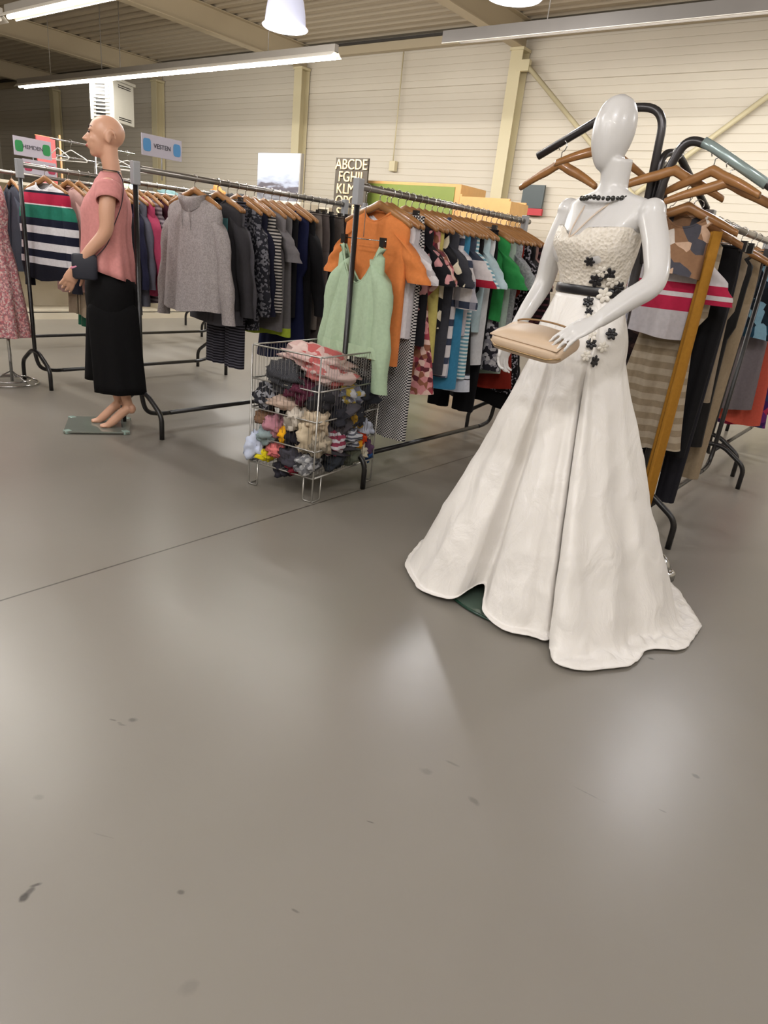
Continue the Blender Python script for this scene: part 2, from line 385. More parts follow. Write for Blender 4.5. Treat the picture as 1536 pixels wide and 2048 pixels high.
# ------------------------------------------------------------------ hangers
def hanger_meshes(kind):
    d = {}
    if kind == 'wood':
        mb = MB(); rings = []
        for i in range(21):
            u = -1+2*i/20; x = .215*u; z = -.075-.075*abs(u)**1.35+ .0*abs(u); h = .017*(1-.45*abs(u)**2)+.004; t = .011 if abs(u) < .9 else .014
            z += .012*(1-min(1, abs(u)*4))
            rings.append([(x, t*sin(a), z+h*cos(a)) for a in [2*pi*k/8 for k in range(8)]])
        mb.loft(rings); d['shoulder_bar'] = (mb.mesh('shoulder_bar'), 'W')
    elif kind == 'clip':
        mb = MB(); mb.tube([(-.15, 0, -.085), (.15, 0, -.085)], .003, 6); d['clip_bar'] = (mb.mesh('clip_bar'), 'C')
        for s in (-1, 1): d['clip' if s < 0 else 'clip ' ] = (MB().box((s*.13-.014, -.012, -.115), (s*.13+.014, .012, -.07)).mesh('clip', False), 'B')
    else:
        mb = MB(); mb.tube(bend([(-.2, 0, -.17), (-.19, 0, -.145), (0, 0, -.07), (.19, 0, -.145), (.2, 0, -.17), (-.2, 0, -.17)], .02), .0045, 6); d['shoulder_bar'] = (mb.mesh('shoulder_bar'), 'P')
    hk = [(0, 0, -.075), (0, 0, -.035)]+[(.022*sin(a)*1.0, 0, -.0+.022*cos(a)) for a in [pi, pi*.8, pi*.55, pi*.3, 0, -pi*.3, -pi*.55, -pi*.7]]
    mb = MB(); mb.tube(hk, .0022, 6); d['hook'] = (mb.mesh('hook'), 'C')
    return d
HM = {k: hanger_meshes(k) for k in ('wood', 'clip', 'plastic')}
def dropped(d, dz):
    out = {}
    for k, (me, mt) in d.items():
        me = me.copy()
        for v in me.vertices:
            if v.co.z < -.03: v.co.z -= dz
        out[k] = (me, mt)
    return out
HM['longclip'] = dropped(HM['clip'], .15)
HMAT = {'W': WOODM, 'C': CHROME, 'B': BLACKM, 'P': WHITEP, 'D': DWOOD}
for k in HM:
    for nm, (me, mt) in HM[k].items(): me.materials.append(HMAT[mt])
HNAME = {'longclip': 'clip_hanger', 'wood': 'wooden_hanger', 'clip': 'clip_hanger', 'plastic': 'white_hanger'}
def hanger(kind, loc, rz, label, group=None):
    t = thing(HNAME[kind], label, 'hanger', loc, rz, group)
    for nm, (me, mt) in HM[kind].items(): link(nm.strip(), me, None, t)
    return t

# ------------------------------------------------------------------ garments (local frame: origin on the rail, front faces -y)
def ring(hw, dp, z, n=40, A=0, k=5, ph=0, dip=0, dipw=1, skew=0, pw=.8, cut=(9, 1, 0), cutback=False):
    out = []; cz, cw, cd = cut
    for i in range(n):
        a = 2*pi*i/n; c, s = cos(a), sin(a)
        x = hw*(abs(c)**pw)*(1 if c >= 0 else -1); y = dp*(abs(s)**pw)*(1 if s >= 0 else -1)
        u = x/max(hw, 1e-6)
        wob = A*(sin(k*u*2.6+ph)+.5*sin(k*u*4.3+ph*1.7+z*3))
        y += wob*(1-abs(u)**4)*.8; x += A*.3*sin(k*u*3+ph+z*4)
        zz = z
        if dip and s < 0: zz -= dip*max(0, 1-(abs(u)/dipw)**2)
        if (s < 0 or cutback) and abs(x) < cw: zz = min(zz, cz-cd*(1-(abs(x)/cw)**2))
        out.append((x+skew*z, y, zz))
    return out
def top(mb_parts, rnd, L=.62, w=.2, sleeve='short', neck=.085, dip=.05, flare=1.0, depth=.035, z0=-.1, A=.008, slen=None, swing=0, skirt=None, cutback=False):
    ph = rnd.uniform(0, 6); k = rnd.uniform(2.4, 4)
    rows = [(z0, neck, .03, dip), (z0-.018, neck+.03, .034, dip*.8), (z0-.035, w*.76, .036, dip*.3), (z0-.06, w*.96, .038, 0), (z0-.1, w*.98, depth, 0)]
    n = 14
    for i in range(1, n+1):
        t = i/n; z = z0-.1-(L-.1)*t
        ww = w*(.96+(flare-.96)*t)
        if skirt and t > .35: ww = w*(.8+(flare-.8)*((t-.35)/.65))
        rows.append((z, ww, depth*(1+.7*t), 0))
    rings = []
    for i, (z, hw, dp, dd) in enumerate(rows):
        t = max(0, (i-4)/n)
        rings.append(ring(hw, dp, z, A=A*(.15+1.3*t), k=k, ph=ph, skew=swing*t, cut=(z0, neck*1.02, dip), cutback=cutback))
    # uneven hem
    last = rings[-1]; rings[-1] = [(x, y, z+.012*sin(x*14+ph)) for x, y, z in last]
    mb = MB(); mb.loft(rings, caps=(0, 0)); mb_parts['torso'] = [mb]
    if sleeve != 'none':
        sl = slen or {'short': .2, 'long': .56, 'half': .33, 'cap': .11}[sleeve]; mb_parts['sleeve'] = []
        for s in (-1, 1):
            rr = []; o = rnd.uniform(-.02, .03); fo = rnd.uniform(-.02, .03); m_ = 10
            for i in range(m_+1):
                t = i/m_
                x = s*(w*.86+(.055+ .05*(1 if sleeve in ('short', 'cap') else .6)+o)*t**.7); z = z0-.125-sl*t*.97; y = -fo*t*1.2
                rx = (.072-.022*t) if sleeve == 'long' else (.075-.004*t); ry = .04-.008*t
                aa = .006*sin(t*14+ph)
                rr.append([(x+(rx+aa)*cos(a), y+(ry+aa*.6)*sin(a)+.004*sin(3*a+t*9), z+(.055*(1-t))*(-cos(a)*s) ) for a in [2*pi*q/20 for q in range(20)]])
            mb = MB(); mb.loft(rr, caps=(1, 0)); mb_parts['sleeve'].append(mb)
    r0 = [Vector(p) for p in ring(neck, .03, z0+.004, 28, dip=0 if cutback else dip, dipw=1, cut=(z0+.004, neck*1.02, dip), cutback=cutback)]
    mb = MB(); mb.tube(r0, .006, 6, closed=True); mb_parts['neckband'] = [mb]
    return ph, k
def legs(mb_parts, rnd, L=1.0, w=.17, z0=-.1, flare=.9, depth=.03, A=.006):
    ph = rnd.uniform(0, 6); k = rnd.uniform(2, 3)
    mb = MB(); mb.loft([ring(w*f, dp, z0-z, A=A*.5, k=k, ph=ph) for z, f, dp in [(0, .93, .022), (.02, .95, .024), (.04, .97, .026), (.12, 1.03, .032), (.22, 1.06, .036), (.27, 1.04, .036)]], caps=(0, 0)); mb_parts['seat'] = [mb]
    mb_parts['leg'] = []
    for s in (-1, 1):
        rr = []
        for i in range(13):
            t = i/12; hw = w*.5*(1.06+(flare-1.06)*t); z = z0-.24-(L-.24)*t
            rg = ring(hw, depth*(1.05+.2*t), z, 24, A=A*(.6+t), k=k, ph=ph+s)
            rr.append([(x+s*w*(.52+.04*t), y, zz) for x, y, zz in rg])
        mb = MB(); mb.loft(rr, caps=(1, 0)); mb_parts['leg'].append(mb)
    mb = MB(); mb.tube([Vector(p) for p in ring(w*.93, .023, z0, 28)], .006, 6, closed=True); mb_parts['waistband'] = [mb]
def skirtg(mb_parts, rnd, L=.7, w=.18, z0=-.1, flare=1.4, A=.014):
    ph = rnd.uniform(0, 6); k = rnd.uniform(4, 6)
    rr = [ring(w*(.9+(flare-.9)*(i/16)), .022+.03*(i/16), z0-L*i/16, 48, A=A*(i/16), k=k, ph=ph) for i in range(17)]
    mb = MB(); mb.loft(rr, caps=(0, 0)); mb_parts['skirt_panel'] = [mb]
    mb = MB(); mb.tube([Vector(p) for p in ring(w*.91, .024, z0, 28)], .007, 6, closed=True); mb_parts['waistband'] = [mb]
SEED = [7]
LEFTOVERS = []
def garment(kind, mat, loc, label, rz=0., mat2=None, extras=(), hang=None, hlabel=None, name=None, group=None, **kw):
    SEED[0] += 1; rnd = random.Random(SEED[0]*13)
    P = {}
    nm = name or {'tee': 't_shirt', 'shirt': 'shirt', 'sweater': 'sweater', 'cardigan': 'cardigan', 'hoodie': 'hoodie', 'tank': 'tank_top', 'dress': 'dress', 'trousers': 'trousers', 'skirt': 'skirt', 'coat': 'coat', 'scarf': 'scarf', 'leggings': 'leggings'}[kind]
    t = thing(nm, label, nm.replace('_', ' '), loc, rz, group)
    if kind in ('tee', 'shirt', 'sweater', 'cardigan', 'hoodie', 'tank', 'dress', 'coat'):
        a = dict(sleeve={'tee': 'short', 'tank': 'none', 'dress': 'none'}.get(kind, 'long'))
        if kind == 'dress': a.update(L=.95, flare=1.35, skirt=True, A=.012)
        if kind in ('coat', 'cardigan'): a.update(L=.8)
        a.update(kw); top(P, rnd, **a)
        if kind == 'hoodie':
            rr = []
            for i in range(9):
                q = i/8; rr.append(ring(.115-.02*q, .055+.025*sin(q*pi), -.085-.01+.012+.05*sin(q*pi*.6)-.085*q*1.0-.0, 28, dip=.05*q+.02, dipw=1.1, A=.003))
            mb = MB(); mb.loft(rr, caps=(0, 0)); P['hood'] = [mb]
            P['drawcord'] = [MB().tube(spline([(s*.03, -.075, -.17), (s*.035, -.07, -.25), (s*.032, -.06, -.33)], 4), .003, 6) for s in (-1, 1)]
            mb = MB(); mb.loft([ring(.125-.01*i, .062, -.46-.035*i, 24) for i in range(5)], caps=(1, 1)); P['pocket'] = [mb]
        if kind in ('shirt',):
            P['placket'] = [MB().box((-.014, -.052, -.16-kw.get('L', .62)*.8), (.014, -.046, -.17))]
            P['collar'] = [MB().loft([[(x*1.0, y, z) for x, y, z in ring(.08+.02*q, .032+.018*q, -.088-.02*q+.03*(1-q)*q*4, 28, dip=.04+.03*q)] for q in (0, .33, .66, 1)], caps=(0, 0))]
        if kind in ('coat', 'cardigan'):
            LL = kw.get('L', .8)
            P['front_edge'] = [MB().tube([(s*.02+s*.05*(1-min(1, q*2.4)), -.045-.018*q, -.16-(LL-.07)*q) for q in [i/10 for i in range(11)]], .009, 6) for s in (-1, 1)]
    elif kind in ('trousers', 'leggings'): legs(P, rnd, **kw)
    elif kind == 'skirt': skirtg(P, rnd, **kw)
    elif kind == 'scarf':
        L = kw.get('L', 1.1); w_ = kw.get('w', .06); P['length'] = []
        for s in (-1, 1):
            P['length'].append(MB().loft([ring(w_*(.75+.25*i/12), .014, -.05-L*i/12*(1 if s < 0 else .93), 20, A=.012*(i/12), k=3, ph=s+i*.3) for i in range(13)], caps=(1, 1)))
        P['length'] = [mb for mb in P['length']]
        for i, mb in enumerate(P['length']): mb.v = [(x, y+(.02 if i else -.02), z) for x, y, z in mb.v]
    sc2 = {'neckband', 'placket', 'collar', 'front_edge', 'drawcord', 'waistband'}
    for pn, lst in P.items():
        for mb in lst: mb.build(pn, (mat2 or mat) if pn in sc2 else mat, t)
    for pn, mb, mm in extras: mb.build(pn, mm, t, smooth=False)
    if hang:
        hanger(hang, loc, rz, hlabel or (('wooden hanger' if hang == 'wood' else 'metal clip hanger')+' holding the '+label.split(' hanging')[0].split(' between')[0]), None)
    return t

# ------------------------------------------------------------------ garment racks
def rack(x, y0, y1, label, z=1.51, name='garment_rack', group='black garment racks with steel rails'):
    t = thing(name, label, 'clothes rack', (x, (y0+y1)/2, 0), 0, group); h = (y1-y0)/2
    for s in (-1, 1):
        y = s*h
        MB().tube(bend([(-.21, y, 0), (-.21, y, .15), (-.05, y, .255), (.05, y, .255), (.21, y, .15), (.21, y, 0)], .05, 6), .015, 10).build('foot_frame', BLACKM, t)
        MB().tube(bend([(0, y, z-.03), (0, y, .22), (0, y-s*.03, .12), (0, y-s*.14, .1), (0, y-s*.2, .1)], .06, 6), .0145, 10).build('post', BLACKM, t)
        mb = MB(); mb.box((-.019, y-.022, z-.085), (.019, y+.022, z+.035)); mb.build('clamp', CLEARP, t, smooth=False, bevel=.004)
    MB().tube([(0, -h+.2, .1), (0, h-.2, .1)], .0145, 10).build('base_bar', BLACKM, t)
    MB().tube([(0, -h-.02, z), (0, h+.06, z)], .0165, 12, sq=1.0).build('hanging_rail', RAILM, t)
    return t
RZ = 1.51
rack(-2.40, 2.72, 4.45, 'rack of summer tops behind the wire basket, mint green top foremost')
rack(-3.72, 2.34, 4.08, 'rack beside the pink topped mannequin, grey hoodie foremost')
rack(-3.72, 4.30, 6.95, 'far rack in line behind the grey hoodie rack')
rack(-5.18, 2.38, 4.0, 'rack behind the pink topped mannequin with the striped sweater')
rack(-6.72, 2.6, 5.2, 'far left rack behind the striped sweater rack')
rack(-.92, 3.35, 4.85, 'rack right behind the white gown, dark trousers on it')
rack(-1.02, 5.15, 6.8, 'rack at the right edge of the photo with red and purple dresses')
rack(-7.6, 5.6, 7.4, 'far rack seen low behind the grey hoodie')

def row(x, y0, y1, specs, where, z=RZ, jit=.12, default='wood'):
    n = len(specs); rnd = random.Random(int(abs(x)*100)+n)
    names = [s[0] for s in specs]
    for i, s in enumerate(specs):
        desc, kind, mat = s[:3]; kw = dict(s[3]) if len(s) > 3 else {}
        y = kw.pop('y', y0+(y1-y0)*(i/(n-1)))
        rz = kw.pop('rz', rnd.uniform(-jit, jit)+.06)
        hk = kw.pop('hang', 'clip' if kind in ('trousers', 'skirt', 'leggings') else default)
        if i == 0: lab = desc+', foremost on '+where
        elif i == n-1: lab = desc+', hindmost on '+where
        else: lab = desc+' right behind the '+names[i-1]+' on '+where
        lab = ' '.join(lab.split()[:16])
        garment(kind, mat, (x+rnd.uniform(-.008, .008), y, z), lab, rz, hang=hk, hlabel='%s hanger carrying the %s on %s' % ('wooden' if hk == 'wood' else 'metal clip', desc, where), **kw)
S = lambda *a, **k: fabric('solid', *a, **k)
lab_white = simple('white_print', '#e6e4df', .7); teal_print = simple('teal_print', '#3f7074', .7)
# --- summer top rack
row(-2.40, 2.80, 4.38, [
 ('mint green top', 'sweater', S('#a6bb9f'), dict(L=.56, w=.155, neck=.125, dip=.2, flare=1.42, slen=.62, cutback=True, hang='longclip', z0=-.255, y=2.79, rz=.0, A=.011, depth=.035,
   extras=[('hem_band', MB().loft([ring(.222, .064, -.75, 40, A=.010), ring(.224, .065, -.81, 40, A=.010)], caps=(0, 0)), S('#adc2a5'))])),
 ('orange t-shirt', 'tee', S('#cc7a42'), dict(L=.74, w=.215, y=2.9, rz=.02, extras=[('care_label', MB().box((-.03, .018, -.19), (.03, .022, -.15)), lab_white)])),
 ('white t-shirt', 'tee', S('#dcd8dc'), dict(L=.6, y=2.96)),
 ('pale grey t-shirt', 'tee', S('#b9b4b8'), dict(L=.62)),
 ('houndstooth wide trousers', 'trousers', fabric('check', '#1d1c22', '#c9c4c2', s=.016), dict(L=1.18, w=.2, flare=1.15, A=.01)),
 ('black floral blouse', 'tee', fabric('floral', '#17151a', '#17151a', '#c08a8c', '#17151a', s=.035), dict(L=.64, flare=1.05)),
 ('pink floral long dress', 'dress', fabric('floral', '#9a3f4a', '#c9888a', '#5f2b33', '#d8b7ac', '#8c5a45', s=.03), dict(L=.92, sleeve='short')),
 ('olive yellow long top', 'tank', S('#b5a860'), dict(L=.75, flare=1.1)),
 ('black and cream patterned top', 'tee', fabric('floral', '#15141a', '#15141a', '#d9cfb8', s=.05), dict(L=.55)),
 ('charcoal long tee', 'tee', S('#3b3b42'), dict(L=.82)),
 ('white and navy plaid shirt', 'shirt', fabric('plaid', '#d8d2d4', '#3b4256', '#a9a8b8', s=.11), dict(L=.84, sleeve='half')),
 ('mid blue long top', 'tank', S('#3d82a6'), dict(L=.92, flare=1.15)),
 ('crimson and white tee', 'tee', fabric('bands', 0, '#b8b2b8', .45, '#a21f35', .62, '#d8d0d2', .72, '#3b4252'), dict(L=.6)),
 ('pale blue striped top', 'tee', fabric('hstripe', '#e2e8e8', '#6fa3b4', s=.022), dict(L=.86, flare=1.1)),
 ('black long skirt with striped hem', 'dress', fabric('bands', 0, '#cfd2de', .02, '#2b2e38', .03, '#cfd2de', .05, '#2b2e38', .06, '#0f0e12'), dict(L=.95, z0=-.1, flare=1.2)),
 ('ice blue knit top', 'tee', fabric('solid', '#b8cdd4'), dict(L=.58)),
 ('white sleeveless blouse', 'tank', S('#d6d6da'), dict(L=.8, flare=1.1)),
 ('black straight trousers', 'trousers', S('#0e0e12'), dict(L=1.12, w=.17)),
 ('bright green t-shirt', 'tee', S('#2f8a48'), dict(L=.52, w=.22)),
 ('black and white print dress', 'dress', fabric('floral', '#26242c', '#8a8890', '#26242c', '#b8b6ba', s=.02), dict(L=.85)),
 ('pale mint long top', 'tank', S('#a9bcb0'), dict(L=.88, flare=1.1)),
 ('grey marl t-shirt', 'tee', fabric('floral', '#8f9294', '#9a9ea0', '#85888c', s=.01), dict(L=.6, w=.22)),
 ('dark red dress', 'dress', S('#7c2014'), dict(L=.98)),
 ('black sequin dress', 'dress', fabric('floral', '#0d0c10', '#0d0c10', '#0d0c10', '#8f8a92', s=.012), dict(L=1.0, sleeve='short', w=.22)),
 ('plain black long dress', 'dress', S('#0c0b0e'), dict(L=1.12, w=.23, sleeve='short')),
 ('dusty brown blouse', 'tee', S('#8c7069'), dict(L=.7, w=.21)),
 ('black and rose patterned top', 'sweater', fabric('plaid', '#1a1216', '#59323a', '#2a1c20', s=.04), dict(L=.7, w=.22)),
], 'summer top rack')
# --- grey hoodie rack
row(-3.72, 2.76, 4.02, [
 ('grey marl hoodie', 'hoodie', fabric('floral', '#948d8d', '#9c9594', '#8c8585', s=.006), dict(L=.66, w=.225, flare=1.05, slen=.61, y=2.74, rz=.12, A=.013, depth=.06)),
 ('charcoal sweatshirt with teal print', 'sweater', S('#2f2d30'), dict(L=.64, w=.22, y=2.9, extras=[('printed_patch', MB().box((.06, -.056, -.27), (.15, -.05, -.2)), teal_print)])),
 ('slate grey long cardigan', 'cardigan', S('#514f55'), dict(L=.74, w=.22)),
 ('black zigzag leggings', 'leggings', fabric('hstripe', '#15141b', '#4a4852', s=.018), dict(L=1.02, w=.19, flare=.95)),
 ('charcoal flecked knit', 'sweater', fabric('speckle', '#23232a', '#23232a', '#6d6c73', s=.014), dict(L=.76, w=.22)),
 ('navy plain sweater', 'sweater', S('#1b1c2e'), dict(L=.62)),
 ('black and white narrow striped top', 'sweater', fabric('hstripe', '#1d1c20', '#a7a19b', s=.02), dict(L=.66, w=.23, slen=.54)),
 ('mid grey plain t-shirt', 'tee', S('#6c686a'), dict(L=.78, w=.22)),
 ('grey tunic with lime hem', 'tank', fabric('bands', 0, '#a6b83c', .14, '#6a6768'), dict(L=.82, flare=1.1)),
 ('black knit vest', 'tank', S('#121115'), dict(L=.7)),
 ('navy blue long dress', 'dress', S('#181c3c'), dict(L=1.0, flare=1.1)),
 ('black coat', 'coat', S('#111013'), dict(L=.9)),
 ('light taupe trousers', 'trousers', S('#6b625d'), dict(L=.78, w=.17)),
 ('dark taupe trousers', 'trousers', S('#564d4b'), dict(L=.98, w=.18)),
 ('black pleated trousers', 'trousers', S('#131214'), dict(L=.95)),
 ('grey brown tweed trousers', 'trousers', fabric('check', '#5d5450', '#463f3d', s=.01), dict(L=.8)),
 ('dark brown trousers', 'trousers', S('#3c3130'), dict(L=1.0)),
 ('ash grey trousers', 'trousers', S('#5f5a5c'), dict(L=.9)),
], 'hoodie rack')
row(-3.72, 4.45, 6.8, [
 ('ink black trousers', 'trousers', S('#131217'), dict(L=.95)), ('stone grey trousers', 'trousers', S('#6a6462'), dict(L=.9)), ('deep navy trousers', 'trousers', S('#1c2036'), dict(L=1.0)),
 ('cream blouse', 'tee', S('#c9c0b2'), dict(L=.7)), ('brown pleated skirt', 'skirt', S('#5a3f33'), dict(L=.8)), ('beige long coat', 'coat', S('#a3937e'), dict(L=1.0)),
 ('white summer dress', 'dress', S('#cfcac2'), dict(L=1.0)), ('chestnut brown dress', 'dress', S('#5c3b30'), dict(L=1.05)),
], 'far middle rack')
# --- striped sweater rack
row(-5.18, 2.56, 3.95, [
 ('sweater in red, green, navy and white stripes', 'sweater', fabric('bands', 0, '#15151f', .30, '#15151f', .36, '#c9c6ca', .41, '#15172a', .46, '#cfccd0', .51, '#15172a', .57, '#cfccd0', .62, '#15172a', .67, '#1f6b58', .755, '#d8d2d4', .765, '#a31f3e', .835, '#15172a', .85, '#cfccd0'), dict(L=.64, w=.24, slen=.6, y=2.55, rz=.2, depth=.05, flare=1.05)),
 ('blush pink blouse', 'sweater', S('#b9958f'), dict(L=.72, y=2.72)),
 ('sand beige cardigan', 'cardigan', S('#9f8f7b'), dict(L=.9, y=2.8, w=.22)),
 ('dark green satin skirt', 'skirt', S('#0f5a44', rough=.4), dict(L=1.0, y=2.88, z0=-.1)),
 ('taupe long tunic', 'dress', S('#8a7c6d'), dict(L=.96, y=2.97)),
 ('black jacket', 'coat', S('#17151a'), dict(L=.8, y=3.06)),
 ('navy long cardigan', 'cardigan', S('#23233a'), dict(L=.86, y=3.14)),
 ('slate blue cardigan', 'cardigan', S('#60606c'), dict(L=.82, y=3.2)),
 ('raspberry pink cardigan', 'cardigan', S('#a8405e'), dict(L=.72, y=3.28, w=.22)),
 ('mauve and grey striped knit', 'sweater', fabric('hstripe', '#8f8488', '#5b4d56', s=.03), dict(L=.78, y=3.36)),
 ('burgundy velvet top', 'sweater', S('#3a1420'), dict(L=.66, y=3.45)),
 ('leopard print scarf top', 'tee', fabric('floral', '#4b3527', '#8f7458', '#241a16', s=.02), dict(L=.6, y=3.53)),
 ('brown check blazer', 'coat', fabric('plaid', '#5a4638', '#3a2c26', '#7a6350', s=.05), dict(L=.74, y=3.62)),
 ('grey felt coat', 'coat', S('#77737a'), dict(L=.8, y=3.7)),
 ('jet black sweater', 'sweater', S('#151317'), dict(L=.7, y=3.8)),
 ('oatmeal sweater', 'sweater', S('#a39a8e'), dict(L=.7, y=3.9)),
], 'striped sweater rack')
row(-6.72, 2.75, 5.1, [
 ('coral blouse', 'tee', S('#c8655c'), dict(L=.62)), ('dark slate cardigan', 'cardigan', S('#3b3f4a'), dict(L=.7)), ('black sparkle top', 'tee', S('#1b191d'), dict(L=.64)),
 ('navy blazer', 'coat', S('#202640'), dict(L=.7)), ('brick red sweater', 'sweater', S('#8a4038'), dict(L=.62)), ('cream jacket', 'coat', S('#b8ab98'), dict(L=.72)),
 ('brown suede jacket', 'coat', S('#5b4030'), dict(L=.66)), ('dark fur collared coat', 'coat', S('#322924'), dict(L=.74)), ('grey pinstripe blazer', 'coat', fabric('vstripe', '#55525a', '#77737a', s=.015), dict(L=.7)),
 ('black evening skirt', 'skirt', S('#121114'), dict(L=.8)),
], 'far left rack', jit=.2)
# --- racks at the right
row(-.92, 3.46, 4.78, [
 ('black wide trousers', 'trousers', S('#0f0e11'), dict(L=.98, w=.13, y=3.5)),
 ('charcoal stretch trousers', 'trousers', S('#1c1b21'), dict(L=1.26, w=.11, y=3.63)),
 ('taupe wool dress', 'dress', S('#867866'), dict(L=.72, y=3.76, w=.12, flare=1.0)),
 ('black satin dress', 'dress', S('#0d0c0f', rough=.5), dict(L=1.0, y=3.88, w=.13, flare=1.0)),
 ('sand coloured trousers', 'trousers', S('#8e7d66'), dict(L=1.2, y=4.0, w=.12)),
], 'rack behind the gown')
row(-1.02, 5.25, 6.7, [
 ('teal and navy patterned blouse', 'tee', fabric('floral', '#12202c', '#16384c', '#7aa0b4', '#0f141c', s=.07), dict(L=.5, w=.17)),
 ('grey silk long dress', 'dress', S('#6b6366'), dict(L=1.0, w=.15, flare=1.0)),
 ('coral orange long dress', 'dress', S('#b8503f'), dict(L=1.12, w=.19, flare=1.1)),
 ('violet and pink print dress', 'dress', fabric('floral', '#3a1650', '#5c2260', '#26305a', '#a02848', s=.06), dict(L=1.16, w=.21, flare=1.15)),
 ('bright red long dress', 'dress', S('#a81822'), dict(L=1.02, w=.22, flare=1.2)),
 ('black cocktail dress', 'dress', S('#121015'), dict(L=.95)),
 ('scarlet pleated long dress', 'dress', S('#961019'), dict(L=1.1, w=.24)),
 ('orange blouse', 'tee', S('#cf5a3a'), dict(L=.62, w=.22)),
 ('dark wine dress', 'dress', S('#3a0f16'), dict(L=1.05, w=.24)),
 ('green and cream scarf top', 'tee', fabric('floral', '#1f5a4a', '#c8c0b0', '#24303a', s=.05), dict(L=.6)),
], 'red and purple dress rack', z=RZ+.02)

for i, y in enumerate((4.25, 4.4, 4.6)):
    hanger('wood', (-.92, y, RZ), .5+.2*i, 'bare wooden hanger on the rail behind the gown, %s' % ['nearest the trousers', 'in the middle', 'nearest the far post'][i], 'bare hangers behind the gown')
# ------------------------------------------------------------------ body by voxel union
def fuse(mb, name, mat, parent, vox=.006, it=6):
    me = mb.mesh(name+'_raw'); o = bpy.data.objects.new('tmp', me); COL.objects.link(o)
    r = o.modifiers.new('r', 'REMESH'); r.mode = 'VOXEL'; r.voxel_size = vox; r.use_smooth_shade = True
    s = o.modifiers.new('s', 'SMOOTH'); s.factor = .5; s.iterations = it
    dg = bpy.context.evaluated_depsgraph_get(); dg.update()
    me2 = bpy.data.meshes.new_from_object(o.evaluated_get(dg)); me2.name = name
    bpy.data.objects.remove(o); bpy.data.meshes.remove(me)
    me2.polygons.foreach_set('use_smooth', [True]*len(me2.polygons))
    me2.materials.clear()
    return link(name, me2, mat, parent)
def limb(mb, pts, rad, n=16, k=5, sq=None):
    P = spline(pts, k); R = []
    for i in range(len(P)):
        q = i/k; j = min(int(q), len(rad)-2); R.append(rad[j]+(rad[j+1]-rad[j])*(q-j))
    return mb.tube(P, R, n, sq=sq)
def hand(mb, W, d, nrm, curl=.35, sc=1., thumb=1, spread=.10, curls=None, L=.175):
    """W wrist, d direction to the fingertips, nrm palm normal (the side the fingers curl to)"""
    W = Vector(W); d = Vector(d).normalized(); nrm = Vector(nrm); nrm = (nrm-d*nrm.dot(d)).normalized(); side = d.cross(nrm)*thumb
    pl = .48*L
    rings = []
    for t, wd, th in ((-.1, .024, .02), (.15, .028, .017), (.5, .036, .015), (.85, .04, .013), (1.02, .037, .011)):
        c = W+d*pl*t; rings.append([c+side*wd*sc*cos(a)+nrm*th*sc*sin(a) for a in [2*pi*q/16 for q in range(16)]])
    mb.loft(rings)
    for i, (off, ln) in enumerate(((.028, .93), (.010, 1.0), (-.009, .95), (-.027, .78))):
        c = (curls[i] if curls else curl); p = W+d*pl*.93+side*off*sc; ang = spread*(off/.028)
        dd = (d+side*ang).normalized(); pts = [p-d*.02, p]; a = c*.4
        for seg, fr in enumerate((.43, .3, .24)):
            a += c*(.55+.25*seg) if seg else c*.3
            p = p+(dd*cos(a)+nrm*sin(a))*L*.52*ln*fr; pts.append(p)
        mb.tube(spline(pts, 3), [.0088*sc*(1-.028*k) for k in range((len(pts)-1)*3+1)], 10)
        mb.ball(pts[-1], .0062*sc, 8, 6)
    p = W+d*pl*.2+side*.02*sc; q = p+(d*.55+side*.75+nrm*.25).normalized()*.036*sc; r = q+(d*.85+side*.35+nrm*.3).normalized()*.032*sc; s = r+(d*.95+side*.1+nrm*.35).normalized()*.024*sc
    mb.tube(spline([p-d*.01, p, q, r, s], 3), [.011*sc*(1-.022*k) for k in range(13)], 10); mb.ball(s, .0078*sc, 8, 6)

def frame(O, f):
    O = Vector(O); f = Vector((f[0], f[1], 0)).normalized(); l = Vector((-f.y, f.x, 0))
    return lambda u, v, z: O+l*u+f*v+Vector((0, 0, z)), l, f
def ell_loft(mb, T, rows, n=32):
    mb.loft([[T(cu+a*cos(q), cv+b*sin(q), z) for q in [2*pi*k/n for k in range(n)]] for z, a, b, cu, cv in rows])

# ------------------------------------------------------------------ white mannequin in the gown
WM = thing('bridal_mannequin', 'faceless white mannequin in a white strapless gown with black belt', 'mannequin', (-1.0, 2.42, 0))
WO = Vector((-1.0, 2.42, 0))
def loc_(p): p = Vector(p); return p-WO
fW = (-.36, -.933)
T0, lW, fWv = frame((0, 0, 0), fW)
mb = MB()
ell_loft(mb, T0, [(.70, .15, .11, 0, 0), (.85, .172, .12, 0, 0), (.95, .168, .118, 0, 0), (1.05, .135, .10, 0, 0), (1.14, .112, .085, 0, 0), (1.20, .115, .088, 0, 0), (1.28, .135, .105, 0, .012), (1.33, .146, .115, 0, .018), (1.38, .152, .098, 0, .01), (1.42, .17, .078, 0, 0), (1.462, .185, .06, 0, -.008), (1.482, .15, .052, 0, -.008), (1.497, .085, .046, 0, -.006), (1.512, .052, .045, 0, -.004)])
for s in (-1, 1): mb.ball(T0(s*.07, .075, 1.31), (.058, .05, .058), 16, 10)
limb(mb, [T0(0, -.008, 1.47), T0(0, -.006, 1.53), T0(0, .0, 1.6)], [.054, .047, .05], 20)
hc = Vector((-.035, -.02, 1.665))
